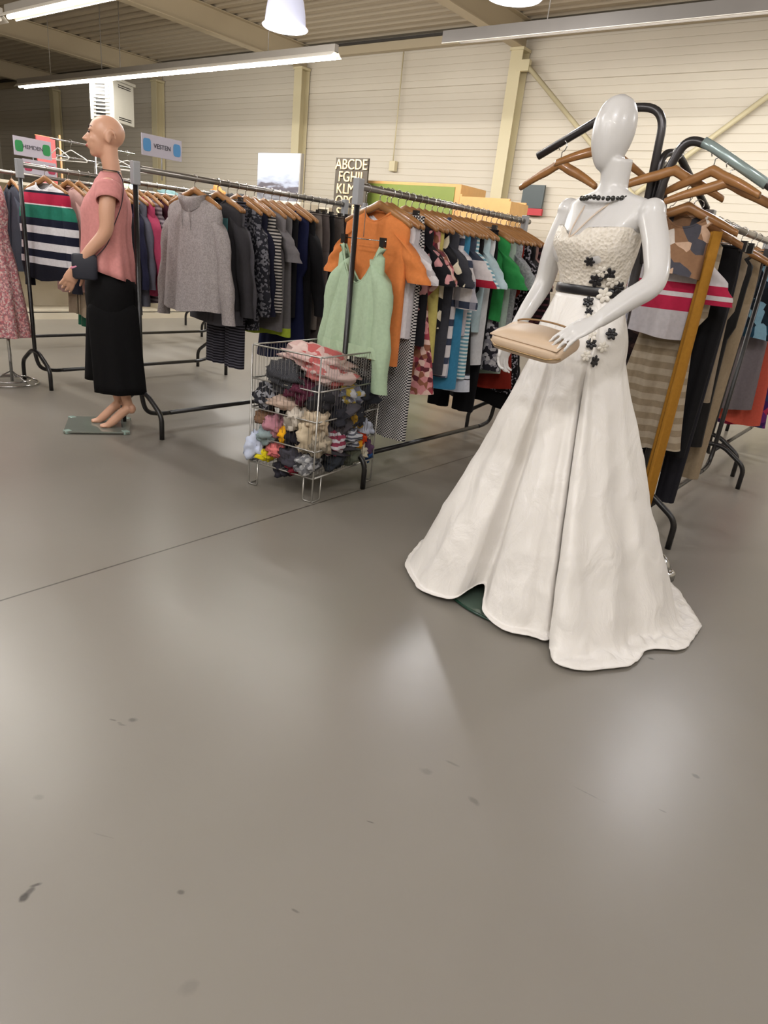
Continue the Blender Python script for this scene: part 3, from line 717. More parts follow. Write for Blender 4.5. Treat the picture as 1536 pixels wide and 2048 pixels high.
# egg head, narrower towards the chin
rings = []
for i in range(19):
    t = -1+2*i/18; t = max(min(t, .995), -.995); r = math.sqrt(1-t*t); f_ = .062 + .010*t
    z = 1.672+.118*t; lean = T0(0, .012-.01*t, 0)
    rings.append([Vector((-.025+lean.x, lean.y, z))+lW*f_*r*cos(a)+fWv*(f_*1.2)*r*sin(a) for a in [2*pi*k/28 for k in range(28)]])
mb.loft(rings)
# her left arm (right in the photo): down, bent forward, hand at the purse
for s in (-1, 1): mb.ball(T0(s*.187, -.006, 1.44), (.043, .043, .045), 16, 10)
shL, elL, wrL = T0(.185, -.008, 1.43), loc_((-.722, 2.22, 1.235)), loc_((-.792, 2.02, 1.112))
limb(mb, [shL, (shL+elL)/2+Vector((.012, 0, 0)), elL, (elL+wrL)/2, wrL], [.043, .041, .037, .033, .023], 16)
hand(mb, wrL, loc_((-.862, 1.945, 1.052))-wrL, (-.25, .15, -.95), curl=.22, thumb=-1, spread=.16, L=.165)
shR, elR, wrR = T0(-.185, -.008, 1.43), loc_((-1.215, 2.48, 1.185)), loc_((-1.25, 2.36, .985))
limb(mb, [shR, (shR+elR)/2+Vector((-.01, 0, 0)), elR, (elR+wrR)/2, wrR], [.043, .041, .036, .031, .022], 16)
hand(mb, wrR, (-.12, -.25, -.9), (.95, -.1, 0), curl=.55, thumb=1, spread=.1, L=.165)
# legs down to the base under the skirt
for s in (-1, 1): limb(mb, [T0(s*.075, 0, .8), T0(s*.07, .01, .5), T0(s*.065, -.01, .3), T0(s*.06, 0, .1), T0(s*.06, .03, .045)], [.08, .055, .048, .03, .03], 14)
fuse(mb, 'body', MANW, WM, .0055, 5)
GL = newmat('green_glass'); gb = GL[2]; gb.inputs['Base Color'].default_value = srgb('#9fb8a8'); gb.inputs['Roughness'].default_value = .05; gb.inputs['Transmission Weight'].default_value = .8; gb.inputs['IOR'].default_value = 1.45
GLASS = GL[0]
GEDGE = simple('glass_edge_green', '#1d3a2e', .15)
mb = MB(); mb.loft([[(r*cos(2*pi*k/64)+.02, r*sin(2*pi*k/64)-.02, z) for k in range(64)] for r, z in [(.385, .004), (.388, .008), (.385, .016)]]); ob = mb.build('glass_base', GLASS, WM, smooth=False)
mb = MB(); mb.tube([(.388*cos(2*pi*k/64)+.02, .388*sin(2*pi*k/64)-.02, .009) for k in range(64)], .0055, 6, closed=True); mb.build('base_rim', GEDGE, ob)
# gown
def satin(name, col, sparkle=False):
    M, nt, b = newmat(name); L = nt.links.new
    tc = nd(nt, 'ShaderNodeTexCoord'); nz = nd(nt, 'ShaderNodeTexNoise'); nz.inputs['Scale'].default_value = 9; nz.inputs['Detail'].default_value = 6; nz.inputs['Distortion'].default_value = .6
    mp = nd(nt, 'ShaderNodeMapping'); mp.inputs['Scale'].default_value = (1, 1, .55); L(tc.outputs['Object'], mp.inputs[0]); L(mp.outputs[0], nz.inputs['Vector'])
    b.inputs['Base Color'].default_value = srgb(col); b.inputs['Roughness'].default_value = .42 if not sparkle else .45; b.inputs['Sheen Weight'].default_value = .1
    bp = nd(nt, 'ShaderNodeBump'); bp.inputs['Strength'].default_value = .5; bp.inputs['Distance'].default_value = .035; L(nz.outputs[0], bp.inputs['Height'])
    if sparkle:
        v = nd(nt, 'ShaderNodeTexVoronoi'); v.inputs['Scale'].default_value = 90; L(tc.outputs['Object'], v.inputs['Vector'])
        b2 = nd(nt, 'ShaderNodeBump'); b2.inputs['Strength'].default_value = .8; b2.inputs['Distance'].default_value = .004; L(v.outputs['Distance'], b2.inputs['Height']); L(bp.outputs[0], b2.inputs['Normal']); L(b2.outputs[0], b.inputs['Normal'])
        mx = nd(nt, 'ShaderNodeMix', data_type='RGBA'); mx.inputs[6].default_value = srgb('#cfc6b8'); mx.inputs[7].default_value = srgb(col); L(v.outputs['Distance'], mx.inputs[0]); L(mx.outputs[2], b.inputs['Base Color'])
    else: L(bp.outputs[0], b.inputs['Normal'])
    return M
SATIN = satin('ivory_satin', '#e4e0dc'); SPARK = satin('beaded_ivory', '#e0d9cf', True)
hemc = [(-1.44, 2.15), (-1.335, 2.035), (-1.24, 1.985), (-1.12, 2.02), (-1.075, 2.12), (-.99, 2.03), (-.90, 1.985), (-.80, 2.0), (-.742, 2.05), (-.735, 2.14), (-.715, 2.02), (-.66, 1.94), (-.539, 1.975), (-.47, 2.13), (-.44, 2.30), (-.352, 2.40), (-.38, 2.6), (-.46, 2.8), (-.6, 2.96), (-.85, 3.02), (-1.15, 2.95), (-1.4, 2.75), (-1.53, 2.48), (-1.52, 2.28)]
hz = [.02, .02, .02, .03, .075, .04, .02, .02, .02, .02, .02, .016, .014, .014, .014, .012, .012, .012, .012, .012, .015, .02, .02, .02]
hem = spline([(x, y, z) for (x, y), z in zip(hemc, hz)], 12, closed=True)
hem = [p-WO for p in hem]; N = len(hem)
angs = []
prev = None
for p in hem:
    a = math.atan2(p.y-.02, p.x-.06)
    if prev is not None:
        while a < prev-pi: a += 2*pi
        while a > prev+pi: a -= 2*pi
        a = max(a, prev+.004)
    angs.append(a); prev = a
span = angs[-1]-angs[0]; tot = 2*pi*(N-1)/N
angs = [angs[0]+(a-angs[0])*tot/span for a in angs]
rows = 90; rings = []
for i in range(rows+1):
    t = i/rows; ring_ = []
    for j in range(N):
        a = angs[j]; 
        # waist ellipse in the body frame
        d = Vector((cos(a), sin(a), 0)); cu, cv = d.dot(lW), d.dot(fWv)
        r0 = 1/math.sqrt((cu/.122)**2+(cv/.096)**2); top_ = d*r0+Vector((0, 0, 1.165))
        rh = 1/math.sqrt((cu/.186)**2+(cv/.145)**2)
        tau = max(0, min(1, .5+.9*cos(a-.35)))
        s93 = .95-.10*tau
        s = s93*(t/.93)**1.22 if t < .93 else s93+(1-s93)*(t-.93)/.07
        zt = min(1, t/.94)
        p = top_*(1-s)+hem[j]*s
        p.z = top_.z*(1-zt)+hem[j].z*zt+.02*(1-t)*(t > .94)*20*(1-zt if zt < 1 else (1-t)/.06*.05)
        z = p.z
        # hip fullness
        hipz = math.exp(-((t-.16)/.11)**2)
        rr = math.hypot(p.x, p.y); want = rh
        if rr < want: p += d*(want-rr)*hipz
        if t > .9: p.z = hem[j].z+(p.z-hem[j].z)*(1-.15*(t-.9)/.1)
        u = 2*pi*j/N
        amp = .013*min(1, t*1.5)*(1-.2*t)
        p += d*amp*(sin(9*u+.6+t*.8)+.6*sin(15*u+1.9-t)+.5*sin(5*u))
        w1 = noise.noise(Vector((p.x*6, p.y*6, p.z*3.2)))*.014*min(1, .3+t)+(.5-abs(noise.noise(Vector((p.x*9+3, p.y*9, p.z*7))))*2)*.006*(.25+t)+abs(noise.noise(Vector((p.x*22, p.y*22, p.z*16+5))))*.007*t**3
        if t > .9: p.z += abs(noise.noise(Vector((p.x*17, p.y*17, 2))))*.05*tau*(1-abs(t-.95)/.05)
        p += d*w1
        if t > .97: p.z = max(p.z, .012)
        ring_.append(p)
    rings.append(ring_)
gmb = MB(); gmb.loft(rings, caps=(0, 0))
gown = gmb.build('gown_skirt', SATIN, WM, thick=.003); gown['label'] = 'ivory satin skirt with a spread hem and train'
bmb = MB(); rr = []
for i, (z, a, b, cv) in enumerate([(1.145, .126, .1, 0), (1.18, .124, .096, 0), (1.22, .13, .1, .002), (1.27, .143, .115, .012), (1.31, .153, .134, .022), (1.345, .157, .135, .022), (1.375, .158, .122, .014)]):
    r_ = []
    for k in range(64):
        q = 2*pi*k/64; dz = 0
        if i == 6: dz = .018*abs(cos(q))*(1 if sin(q) > 0 else .3)-(.022 if sin(q) > .97 else 0)
        bump_ = .004*noise.noise(Vector((cos(q)*4, sin(q)*4, z*30)))
        r_.append(T0((a+bump_)*cos(q), cv+(b+bump_)*sin(q), z+dz))
    rr.append(r_)
bmb.loft(rr, caps=(0, 0)); bod = bmb.build('gown_bodice', SPARK, WM, thick=.003, sub=1)
blk = simple('black_satin', '#17151a', .35)
belt = MB(); belt.loft([[T0(a*cos(q), .0+b*sin(q), z) for q in [2*pi*k/64 for k in range(64)]] for z, a, b in [(1.168, .132, .105), (1.172, .135, .108), (1.194, .134, .107), (1.198, .131, .104)]], caps=(0, 0)); belt.build('belt', blk, WM)
# black blossoms sewn down the front
bm = bmesh.new()
for src in (gmb, bmb):
    vs = [bm.verts.new(v) for v in src.v]
    for f in src.f: bm.faces.new([vs[i] for i in f])
bm.normal_update(); bvh = BVHTree.FromBMesh(bm)
def on_dress(x, z, y=2.28):
    h = bvh.ray_cast(Vector((x, y-.75, z))-WO*Vector((1, 1, 0)).length*0-WO, Vector((0, 1, 0)))
    return h[0], h[1]
white_fl = simple('ivory_petal', '#dcd6cc', .5)
k_ = 0
for (x, z, rr_, blkf) in [(-.966, 1.28, .017, 1), (-.909, 1.246, .021, 1), (-.866, 1.259, .016, 1), (-.944, 1.222, .022, 1), (-.885, 1.205, .02, 1), (-.953, 1.146, .018, 1), (-.941, 1.115, .013, 1), (-.86, 1.053, .02, 1), (-.905, 1.015, .018, 1), (-.884, .962, .019, 1),
                    (-.93, 1.25, .02, 0), (-.9, 1.225, .022, 0), (-.915, 1.175, .024, 0), (-.93, 1.09, .022, 0), (-.9, 1.04, .02, 0), (-.87, 1.01, .018, 0), (-.91, .975, .018, 0)]:
    h, n = on_dress(x, z)
    if h is None: continue
    if n.y > 0: n = -n
    q = n.to_track_quat('Z', 'Y'); mb = MB()
    for j in range(6):
        a = j*pi/3+k_; c = q @ Vector((cos(a)*rr_*.6, sin(a)*rr_*.6, .006)); M3 = q.to_matrix() @ Matrix.Rotation(a, 3, 'Z')
        mb.ball(h+n*.004+c, (rr_*.55, rr_*.36, .003), 8, 5, M3)
    mb.ball(h+n*.01, rr_*.22, 8, 6)
    fo = mb.build('flower', blk if blkf else white_fl, gown if z < 1.165 else bod); k_ += .7
    if blkf: fo['label'] = 'black fabric blossom'
bm.free()
# necklace: black and clear beads round the base of the neck
mb = MB(); bead = simple('black_glass_bead', '#2a2a28', .15)
NB = 34
for k in range(NB):
    a = 2*pi*k/NB; u, v = .095*cos(a), .070*sin(a)+.012; z = 1.487-.022*max(0, sin(a))**2-.02*abs(cos(a))
    p = T0(u, v, z+.012); mb.ball(p, .0085 if k % 3 else .0065, 8, 6)
mb.build('bead_necklace', bead, WM)
mb = MB(); mb.tube(spline([T0(-.07, -.0, 1.5), T0(-.045, .075, 1.43), T0(.0, .15, 1.345), T0(.035, .08, 1.43), T0(.075, 0, 1.5)], 6), .003, 6); mb.build('pendant_cord', simple('beige_cord', '#c9b7a6', .6), WM)

# ------------------------------------------------------------------ clutch bag in her hand
bag = thing('clutch_bag', 'beige clutch bag held flat in the white mannequin hand', 'handbag', (-.975, 2.0, 1.022))
LEATH = simple('beige_leather', '#c3ab92', .5, 0, .04, 20, bump=.1)
Mb = Matrix.Rotation(radians(-9), 3, 'Z') @ Matrix.Rotation(radians(3), 3, 'Y') @ Matrix.Rotation(radians(24), 3, 'X')
def soft_slab(hx, hy, hz_, n=24, p=.35, taper=0):
    mb = MB(); rr = []
    for z, f in ((-hz_, .90), (-hz_*.8, .97), (-hz_*.3, 1), (hz_*.3, 1), (hz_*.8, .97), (hz_, .90)):
        r = []
        for k in range(n*2):
            a = pi*k/n; c, s = cos(a), sin(a)
            x = hx*f*abs(c)**p*(1 if c > 0 else -1); yy = hy*f*abs(s)**p*(1 if s > 0 else -1)*(1-taper*abs(x/hx)**3)
            r.append(Mb @ Vector((x, yy, z)))
        rr.append(r)
    return mb.loft(rr)
soft_slab(.135, .072, .021).build('bag_body', LEATH, bag)
mb = MB(); rr = []
for zo in (.022, .026):
    rr.append([Mb @ Vector((.13*cos(a)*(1 if abs(cos(a)) < .97 else 1), -.06+.12*max(0, sin(a))**.7, zo)) for a in [2*pi*k/32 for k in range(32)]])
mb.loft(rr).build('flap', LEATH, bag)
MB().tube([Mb @ Vector((.11*cos(a), .055+.035*sin(a), .024)) for a in [pi*k/16 for k in range(17)]], .0032, 8).build('handle_strap', simple('brown_piping', '#8a6a45', .5), bag)
MB().tube([Mb @ Vector((x, y, -.002)) for x, y in ((-.137, -.05), (-.1, -.074), (0, -.0755), (.1, -.074), (.137, -.05))], .003, 8).build('zip', simple('brass_zip', '#a08560', .35, .7), bag)

# ------------------------------------------------------------------ pink-topped mannequin
PO = Vector((-3.92, 2.18, 0)); fP = (-.52, -.854)
PM = thing('clothed_mannequin', 'bald flesh coloured mannequin in pink top and black culottes', 'mannequin', PO)
T1, lP, fPv = frame((0, 0, 0), fP)
mb = MB()
ell_loft(mb, T1, [(.80, .16, .11, 0, -.09), (.90, .165, .12, 0, -.09), (1.0, .135, .105, 0, -.08), (1.08, .12, .09, 0, -.07), (1.17, .13, .095, 0, -.075), (1.26, .14, .11, 0, -.08), (1.32, .15, .105, 0, -.085), (1.38, .165, .08, 0, -.095), (1.42, .165, .06, 0, -.105), (1.445, .11, .052, 0, -.11), (1.46, .06, .048, 0, -.112)])
for s in (-1, 1): mb.ball(T1(s*.07, -.02, 1.28), (.05, .05, .05), 16, 10)
limb(mb, [T1(0, -.125, 1.42), T1(0, -.118, 1.49), T1(0, -.108, 1.56), T1(0, -.105, 1.64)], [.058, .047, .048, .05], 18)
# head: skull, face, nose, lips, chin, ears
HC = (0, -.085, 1.655)
def Hd(u, v, z): return T1(HC[0]+u, HC[1]+v, HC[2]+z)
def Mrot(): return Matrix((lP, fPv, Vector((0, 0, 1)))).transposed()
MR = Mrot()
mb.ball(Hd(0, -.018, .018), (.074, .092, .082), 28, 18, MR)
mb.ball(Hd(0, .03, -.035), (.056, .056, .078), 24, 16, MR); mb.ball(Hd(0, .012, -.075), (.046, .055, .035), 20, 12, MR)
mb.ball(Hd(0, .052, -.092), (.026, .024, .02), 16, 10, MR)
mb.loft([[Hd(w_*cos(a), d_-.012+1.3*w_*sin(a), z) for a in [2*pi*k/12 for k in range(12)]] for z, w_, d_ in [(.02, .009, .076), (-.002, .009, .09), (-.02, .012, .104), (-.032, .016, .106), (-.04, .011, .086)]])
mb.ball(Hd(0, .083, -.055), (.019, .010, .006), 14, 8, MR); mb.ball(Hd(0, .081, -.065), (.016, .010, .007), 14, 8, MR)
for s in (-1, 1):
    mb.ball(Hd(s*.03, .068, .018), (.02, .012, .006), 12, 8, MR)
    mb.ball(Hd(s*.026, .066, -.004), (.014, .012, .009), 12, 8, MR)
    mb.ball(Hd(s*.04, .05, -.03), (.018, .02, .018), 12, 8, MR)
    mb.ball(Hd(s*.074, -.022, -.01), (.009, .02, .032), 12, 8, MR)
    mb.tube([Hd(s*.08, -.038+.03*sin(q)*.7, -.01+.034*cos(q)) for q in [pi*(-.6)+pi*1.5*k/9 for k in range(10)]], .0048, 8)
for s in (-1, 1): mb.ball(T1(s*.172, -.1, 1.395), (.048, .046, .046), 14, 10)
sh, el, wr = T1(.182, -.1, 1.39), T1(.205, -.075, 1.165), T1(.17, .085, .965)
limb(mb, [sh, (sh+el)/2+lP*.01, el, (el+wr)/2, wr], [.046, .042, .036, .03, .021], 16)
hand(mb, wr, T1(.14, .17, .80)-wr, -lP+fPv*.2, curl=.35, thumb=1, L=.18)
sh, el, wr = T1(-.182, -.1, 1.39), T1(-.2, -.06, 1.16), T1(-.15, .09, .95)
limb(mb, [sh, (sh+el)/2, el, (el+wr)/2, wr], [.046, .042, .036, .03, .021], 16)
hand(mb, wr, fPv*.6+Vector((0, 0, -.9)), lP, curl=.3, thumb=-1, L=.18)
for s, fo in ((1, -.02), (-1, .035)):
    limb(mb, [T1(s*.09, -.1, .85), T1(s*.085, -.09, .6), T1(s*.075, -.085, .48), T1(s*.07, -.12+fo, .36), T1(s*.06, -.125+fo, .24), T1(s*.058, -.14+fo, .165)], [.085, .066, .05, .048, .032, .027], 16)
    mb.ball(T1(s*.058, -.158+fo, .14), (.024, .028, .034), 12, 8, MR)
    limb(mb, [T1(s*.058, -.145+fo, .15), T1(s*.06, -.095+fo, .105), T1(s*.06, -.045+fo, .055), T1(s*.06, -.01+fo, .03), T1(s*.058, .03+fo, .026)], [.03, .028, .027, .02, .012], 14)
    for q in range(5): mb.ball(T1(s*(.06+(q-2)*.011), .022+fo-.007*abs(q-1.5), .027), (.0062, .014, .008), 8, 6, MR)
fuse(mb, 'body', SKIN, PM, .006, 3)
paint = simple('face_paint', '#3a2a2a', .5); lipm = simple('lip_paint', '#b5645c', .4)
for s in (-1, 1):
    MB().tube(spline([Hd(s*.012, .0765, .032), Hd(s*.028, .070, .037), Hd(s*.042, .06, .033)], 4), .0022, 6).build('eyebrow', paint, PM)
    MB().ball(Hd(s*.029, .0745, .006), (.0115, .006, .005), 12, 8, MR).build('eye', paint, PM)
MB().ball(Hd(0, .089, -.06), (.017, .007, .008), 12, 8, MR).build('lips', lipm, PM)
# pink top
PINK = S('#c98885', s=.03); mb = MB(); rr = []
rows_ = [(1.475, .062, .052, -.112, 0), (1.465, .08, .058, -.11, 0), (1.45, .125, .064, -.108, 0), (1.43, .175, .075, -.103, 0), (1.39, .192, .088, -.098, 0), (1.33, .172, .122, -.088, .002), (1.27, .168, .135, -.078, .004), (1.2, .166, .128, -.075, .006), (1.12, .17, .128, -.075, .008), (1.05, .178, .134, -.078, .010), (.99, .185, .14, -.082, .012), (.955, .19, .142, -.085, .012)]
for z, a, b, cv, A in rows_:
    r_ = []
    for k in range(56):
        q = 2*pi*k/56; e = A*(sin(7*q+z*5)+.6*sin(11*q)); zz = z
        if z < 1.0: zz = z+.045*sin(q) - .02
        r_.append(T1((a+e)*cos(q), cv+(b+e)*sin(q), zz))
    rr.append(r_)
mb.loft(rr, caps=(0, 0)); tp = mb.build('pink_top', PINK, PM, thick=.003); tp['label'] = 'pink short sleeved top'
for s in (-1, 1):
    rr = []
    for i in range(6):
        t = i/5; c = T1(s*(.165+.045*t), -.1+.004*t, 1.405-.085*t)
        ax = (lP*s*.55+Vector((0, 0, -.83))).normalized(); xx = fPv; yy = ax.cross(xx)
        rr.append([c+xx*(.066-.004*t)*cos(a)+yy*(.05+.008*t)*sin(a) for a in [2*pi*k/24 for k in range(24)]])
    MB().loft(rr, caps=(0, 0)).build('sleeve', PINK, tp, thick=.003)
# black culottes
CUL = S('#060507'); mb = MB(); rr = []
for z, a, b, cv in [(1.0, .14, .11, -.08), (.95, .15, .118, -.085), (.9, .178, .14, -.09), (.85, .186, .146, -.09), (.78, .184, .146, -.09), (.72, .175, .14, -.09)]:
    rr.append([T1(a*cos(q), cv+b*sin(q), z) for q in [2*pi*k/48 for k in range(48)]])
mb.loft(rr, caps=(0, 0)); cu = mb.build('culottes', CUL, PM)
for s, fo in ((1, -.035), (-1, .03)):
    rr = []
    for i in range(13):
        t = i/12; z = .84-.59*t if s > 0 else .84-.55*t
        r_ = []
        for k in range(40):
            q = 2*pi*k/40; e = .008*t*(sin(5*q+1)+.6*sin(9*q+s))
            g_ = min(1, t*3+.55) if t < .15 else 1
            r_.append(T1(s*(.085+.008*t)+((.088+.006*t)*g_+e)*cos(q), -.09+fo*t+((.138+.006*t)*g_+e)*sin(q), z))
        rr.append(r_)
    MB().loft(rr, caps=(1, 0)).build('trouser_leg', CUL, cu, thick=.003)
c = T1(.17, .082, .972); MB().tube([c+fPv*.026*cos(a)+lP*.026*sin(a)+Vector((0, 0, -.012*cos(a))) for a in [2*pi*k/20 for k in range(20)]], .0085, 8, closed=True).build('bracelet', simple('pink_beads', '#d98aa4', .3), PM)
MB().tube([T1(.064*cos(a), -.108+.056*sin(a), 1.482) for a in [2*pi*k/24 for k in range(24)]], .003, 6, closed=True).build('necklace', bead, PM)
bx = MB(); cB = Vector((-3.945, 2.17, 0))-PO; e1 = Vector((.54, .842, 0)); e2 = Vector((-.842, .54, 0))
rr = []
for z, g in ((.006, .0), (.012, .003), (.018, 0)):
    rr.append([cB+e1*(sx*(.185+g))+e2*(sy*(.18+g))+Vector((0, 0, z)) for sx, sy in ((-1, -1), (1, -1), (1, 1), (-1, 1))])
GLP = simple('smoked_glass_plate', '#6f736c', .1, 0, 0, spec=.6)
bs = bx.loft(rr).build('glass_base', GLP, PM, smooth=False)
for sx in (-1, 1):
    for sy in (-1, 1): MB().box(*[tuple(cB+e1*0+Vector((sx*0, 0, 0))+e1*(sx*.165)+e2*(sy*.16)+Vector(v)) for v in ((-.02, -.02, .0), (.02, .02, .021))]).build('base_foot', simple('glass_corner', '#8fa39b', .15), bs, smooth=False, bevel=.004)
MB().tube([T1(.058, -.12, .02), T1(.058, -.12, .16)], .006, 8).build('support_rod', CHROME, PM)
# navy shoulder bag
nb = thing('shoulder_bag', 'navy shoulder bag hanging at the hip of the pink topped mannequin', 'handbag', PO+T1(.185, .04, .98))
NAVY = simple('navy_leather', '#20222e', .5)
mb = MB(); mb.loft([[lP*x+fPv*y+Vector((0, 0, z)) for x, y in [(.02*cos(a)*f_, .065*abs(cos(a+pi/2))**.5*(1 if cos(a+pi/2) > 0 else -1)*f_) for a in [2*pi*k/24 for k in range(24)]]] for z, f_ in [(-.075, .85), (-.065, 1), (0, 1.02), (.05, 1), (.06, .9)]]); mb.build('bag_body', NAVY, nb)
q0 = T1(.185, .04, .98)
MB().tube(spline([T1(.195, -.02, 1.03)-q0, T1(.185, -.08, 1.1)-q0, T1(.18, -.12, 1.2)-q0, T1(.168, -.165, 1.32)-q0, T1(.10, -.175, 1.43)-q0, T1(.05, -.15, 1.48)-q0], 6), .005, 8, sq=.5).build('strap', NAVY, nb)

# ------------------------------------------------------------------ dress form at the left edge
df = thing('dress_form', 'dress form in a pink floral dress cut by the left photo edge', 'mannequin', (-5.28, 2.24, 0))
FLO = fabric('floral', '#c09295', '#b4686e', '#cdb9b4', '#a07a7c', '#d9a2a0', '#9a6a72', s=.011)
T2, l2, f2 = frame((-.1, -.02, 0), (.1, -1))
mb = MB(); rr = []
for z, a, b, A in [(1.40, .05, .05, 0), (1.385, .10, .06, 0), (1.36, .165, .075, 0), (1.30, .19, .09, .0), (1.2, .185, .12, .002), (1.08, .16, .11, .004), (1.0, .165, .115, .006), (.85, .20, .14, .01), (.65, .23, .16, .016), (.45, .255, .18, .02), (.36, .26, .185, .022)]:
    rr.append([T2((a+A*sin(9*q))*cos(q), (b+A*sin(9*q))*sin(q), z) for q in [2*pi*k/54 for k in range(54)]])
mb.loft(rr, caps=(1, 0)).build('floral_dress', FLO, df)
mb = MB(); mb.loft([[T2(r*cos(q), r*sin(q), z) for q in [2*pi*k/20 for k in range(20)]] for z, r in [(1.38, .05), (1.44, .045), (1.47, .05), (1.475, .03)]]).build('neck_cap', WHITEP, df)
MB().tube([(-.0, 0, .02), (-.0, 0, .5)], .012, 10).build('pole', CHROME, df)
for r in (.185, .14): MB().tube([(r*cos(q)-.02, r*sin(q)*1.0, .012+(.02 if r < .15 else 0)) for q in [2*pi*k/40 for k in range(40)]], .006, 8, closed=True).build('base_ring', CHROME, df)
for k in range(3): a = 2*pi*k/3+.4; MB().tube([(0, 0, .1), (.16*cos(a)-.02, .16*sin(a), .014)], .005, 6).build('base_leg', CHROME, df)
tag(MB().ball((-5.44, 2.06, 1.10), (.05, .03, .14), 16, 12).ball((-5.43, 2.05, 1.22), (.04, .03, .08), 14, 10).build('yellow_scarf', fabric('floral', '#b9a64a', '#d2c04c', '#9a8740', s=.02)), 'mustard yellow scarf at the left edge of the photo', 'scarf')

# ------------------------------------------------------------------ wire basket full of small textiles
BO = Vector((-2.20, 2.33, 0)); ex = Vector((-.985, -.17, 0)).normalized(); ey = Vector((-.105, .994, 0)).normalized()
LX, LY, BH = .41, .54, .74
bk = thing('wire_basket', 'tall square wire basket heaped with small clothes', 'basket', BO)
def Bp(a, b, z): return ex*a*LX+ey*b*LY+Vector((0, 0, z))
levels = [.13, .27, .42, .57, .735]
for z in levels:
    mb = MB(); mb.tube(bend([Bp(0, .02, z), Bp(0, 1, z), Bp(1, 1, z), Bp(1, 0, z), Bp(0, 0, z), Bp(0, .02, z)], .012, 3), .0042 if z > .2 else .005, 6); mb.build('horizontal_ring', WIRE, bk)
WIRED = simple('thin_dull_wire', '#77746f', .4, .7)
def side(a0, b0, a1, b1, n):
    mb = MB()
    for i in range(n+1):
        t = i/n; a = a0+(a1-a0)*t; b = b0+(b1-b0)*t
        mb.tube([Bp(a, b, .13), Bp(a, b, .735)], .0009, 5)
    mb.build('wire_side', WIRED, bk)
side(0, 0, 1, 0, 18); side(0, 0, 0, 1, 24); side(1, 0, 1, 1, 24); side(0, 1, 1, 1, 18)
mb = MB()
for i in range(15): mb.tube([Bp(i/14, 0, .135), Bp(i/14, 1, .135)], .0016, 5)
mb.build('wire_bottom', WIRE, bk)
for a, b, sa, sb in ((0, 0, 1, 1), (1, 0, -1, 1), (1, 1, -1, -1), (0, 1, 1, -1)):
    MB().tube(bend([Bp(a, b, .735), Bp(a, b, .005), Bp(a+sa*.14, b, .005), Bp(a+sa*.14, b, .13)], .015, 3), .0045, 7).build('corner_leg', WIRE, bk)
    MB().tube(bend([Bp(a, b+sb*.0, .005), Bp(a, b+sb*.12, .005), Bp(a, b+sb*.12, .13)], .015, 3), .004, 7).build('leg_brace', WIRE, bk)
def cloth_lump(c, r, seed, mat, label, cat='folded cloth', name='crumpled_cloth'):
    rnd = random.Random(seed); mb = MB(); n, m_ = 26, 16; rings = []
    off = Vector((rnd.uniform(0, 50), rnd.uniform(0, 50), rnd.uniform(0, 50))); rot = Matrix.Rotation(rnd.uniform(0, pi), 3, 'Z') @ Matrix.Rotation(rnd.uniform(-.5, .5), 3, 'X')
    for i in range(m_+1):
        t = max(min(-pi/2+pi*i/m_, pi/2-.05), -pi/2+.05); rg = []
        for k in range(n):
            a = 2*pi*k/n; d = Vector((cos(t)*cos(a), cos(t)*sin(a), sin(t)))
            w_ = 1+.5*noise.noise(Vector((d.x*1.6, d.y*1.6, d.z*3))+off)-.20*abs(noise.noise(Vector((d.x*3, d.y*3, d.z*6))+off))*2+.06*noise.noise(d*9+off)
            rg.append(rot @ Vector((d.x*r[0]*w_, d.y*r[1]*w_, d.z*r[2]*w_)))
        rings.append(rg)
    mb.loft(rings); o = mb.build(name, mat); o.location = c; tag(o, label, cat, 'small clothes in the wire basket'); return o
def inb(a, b, z): return BO+Bp(a, b, z)
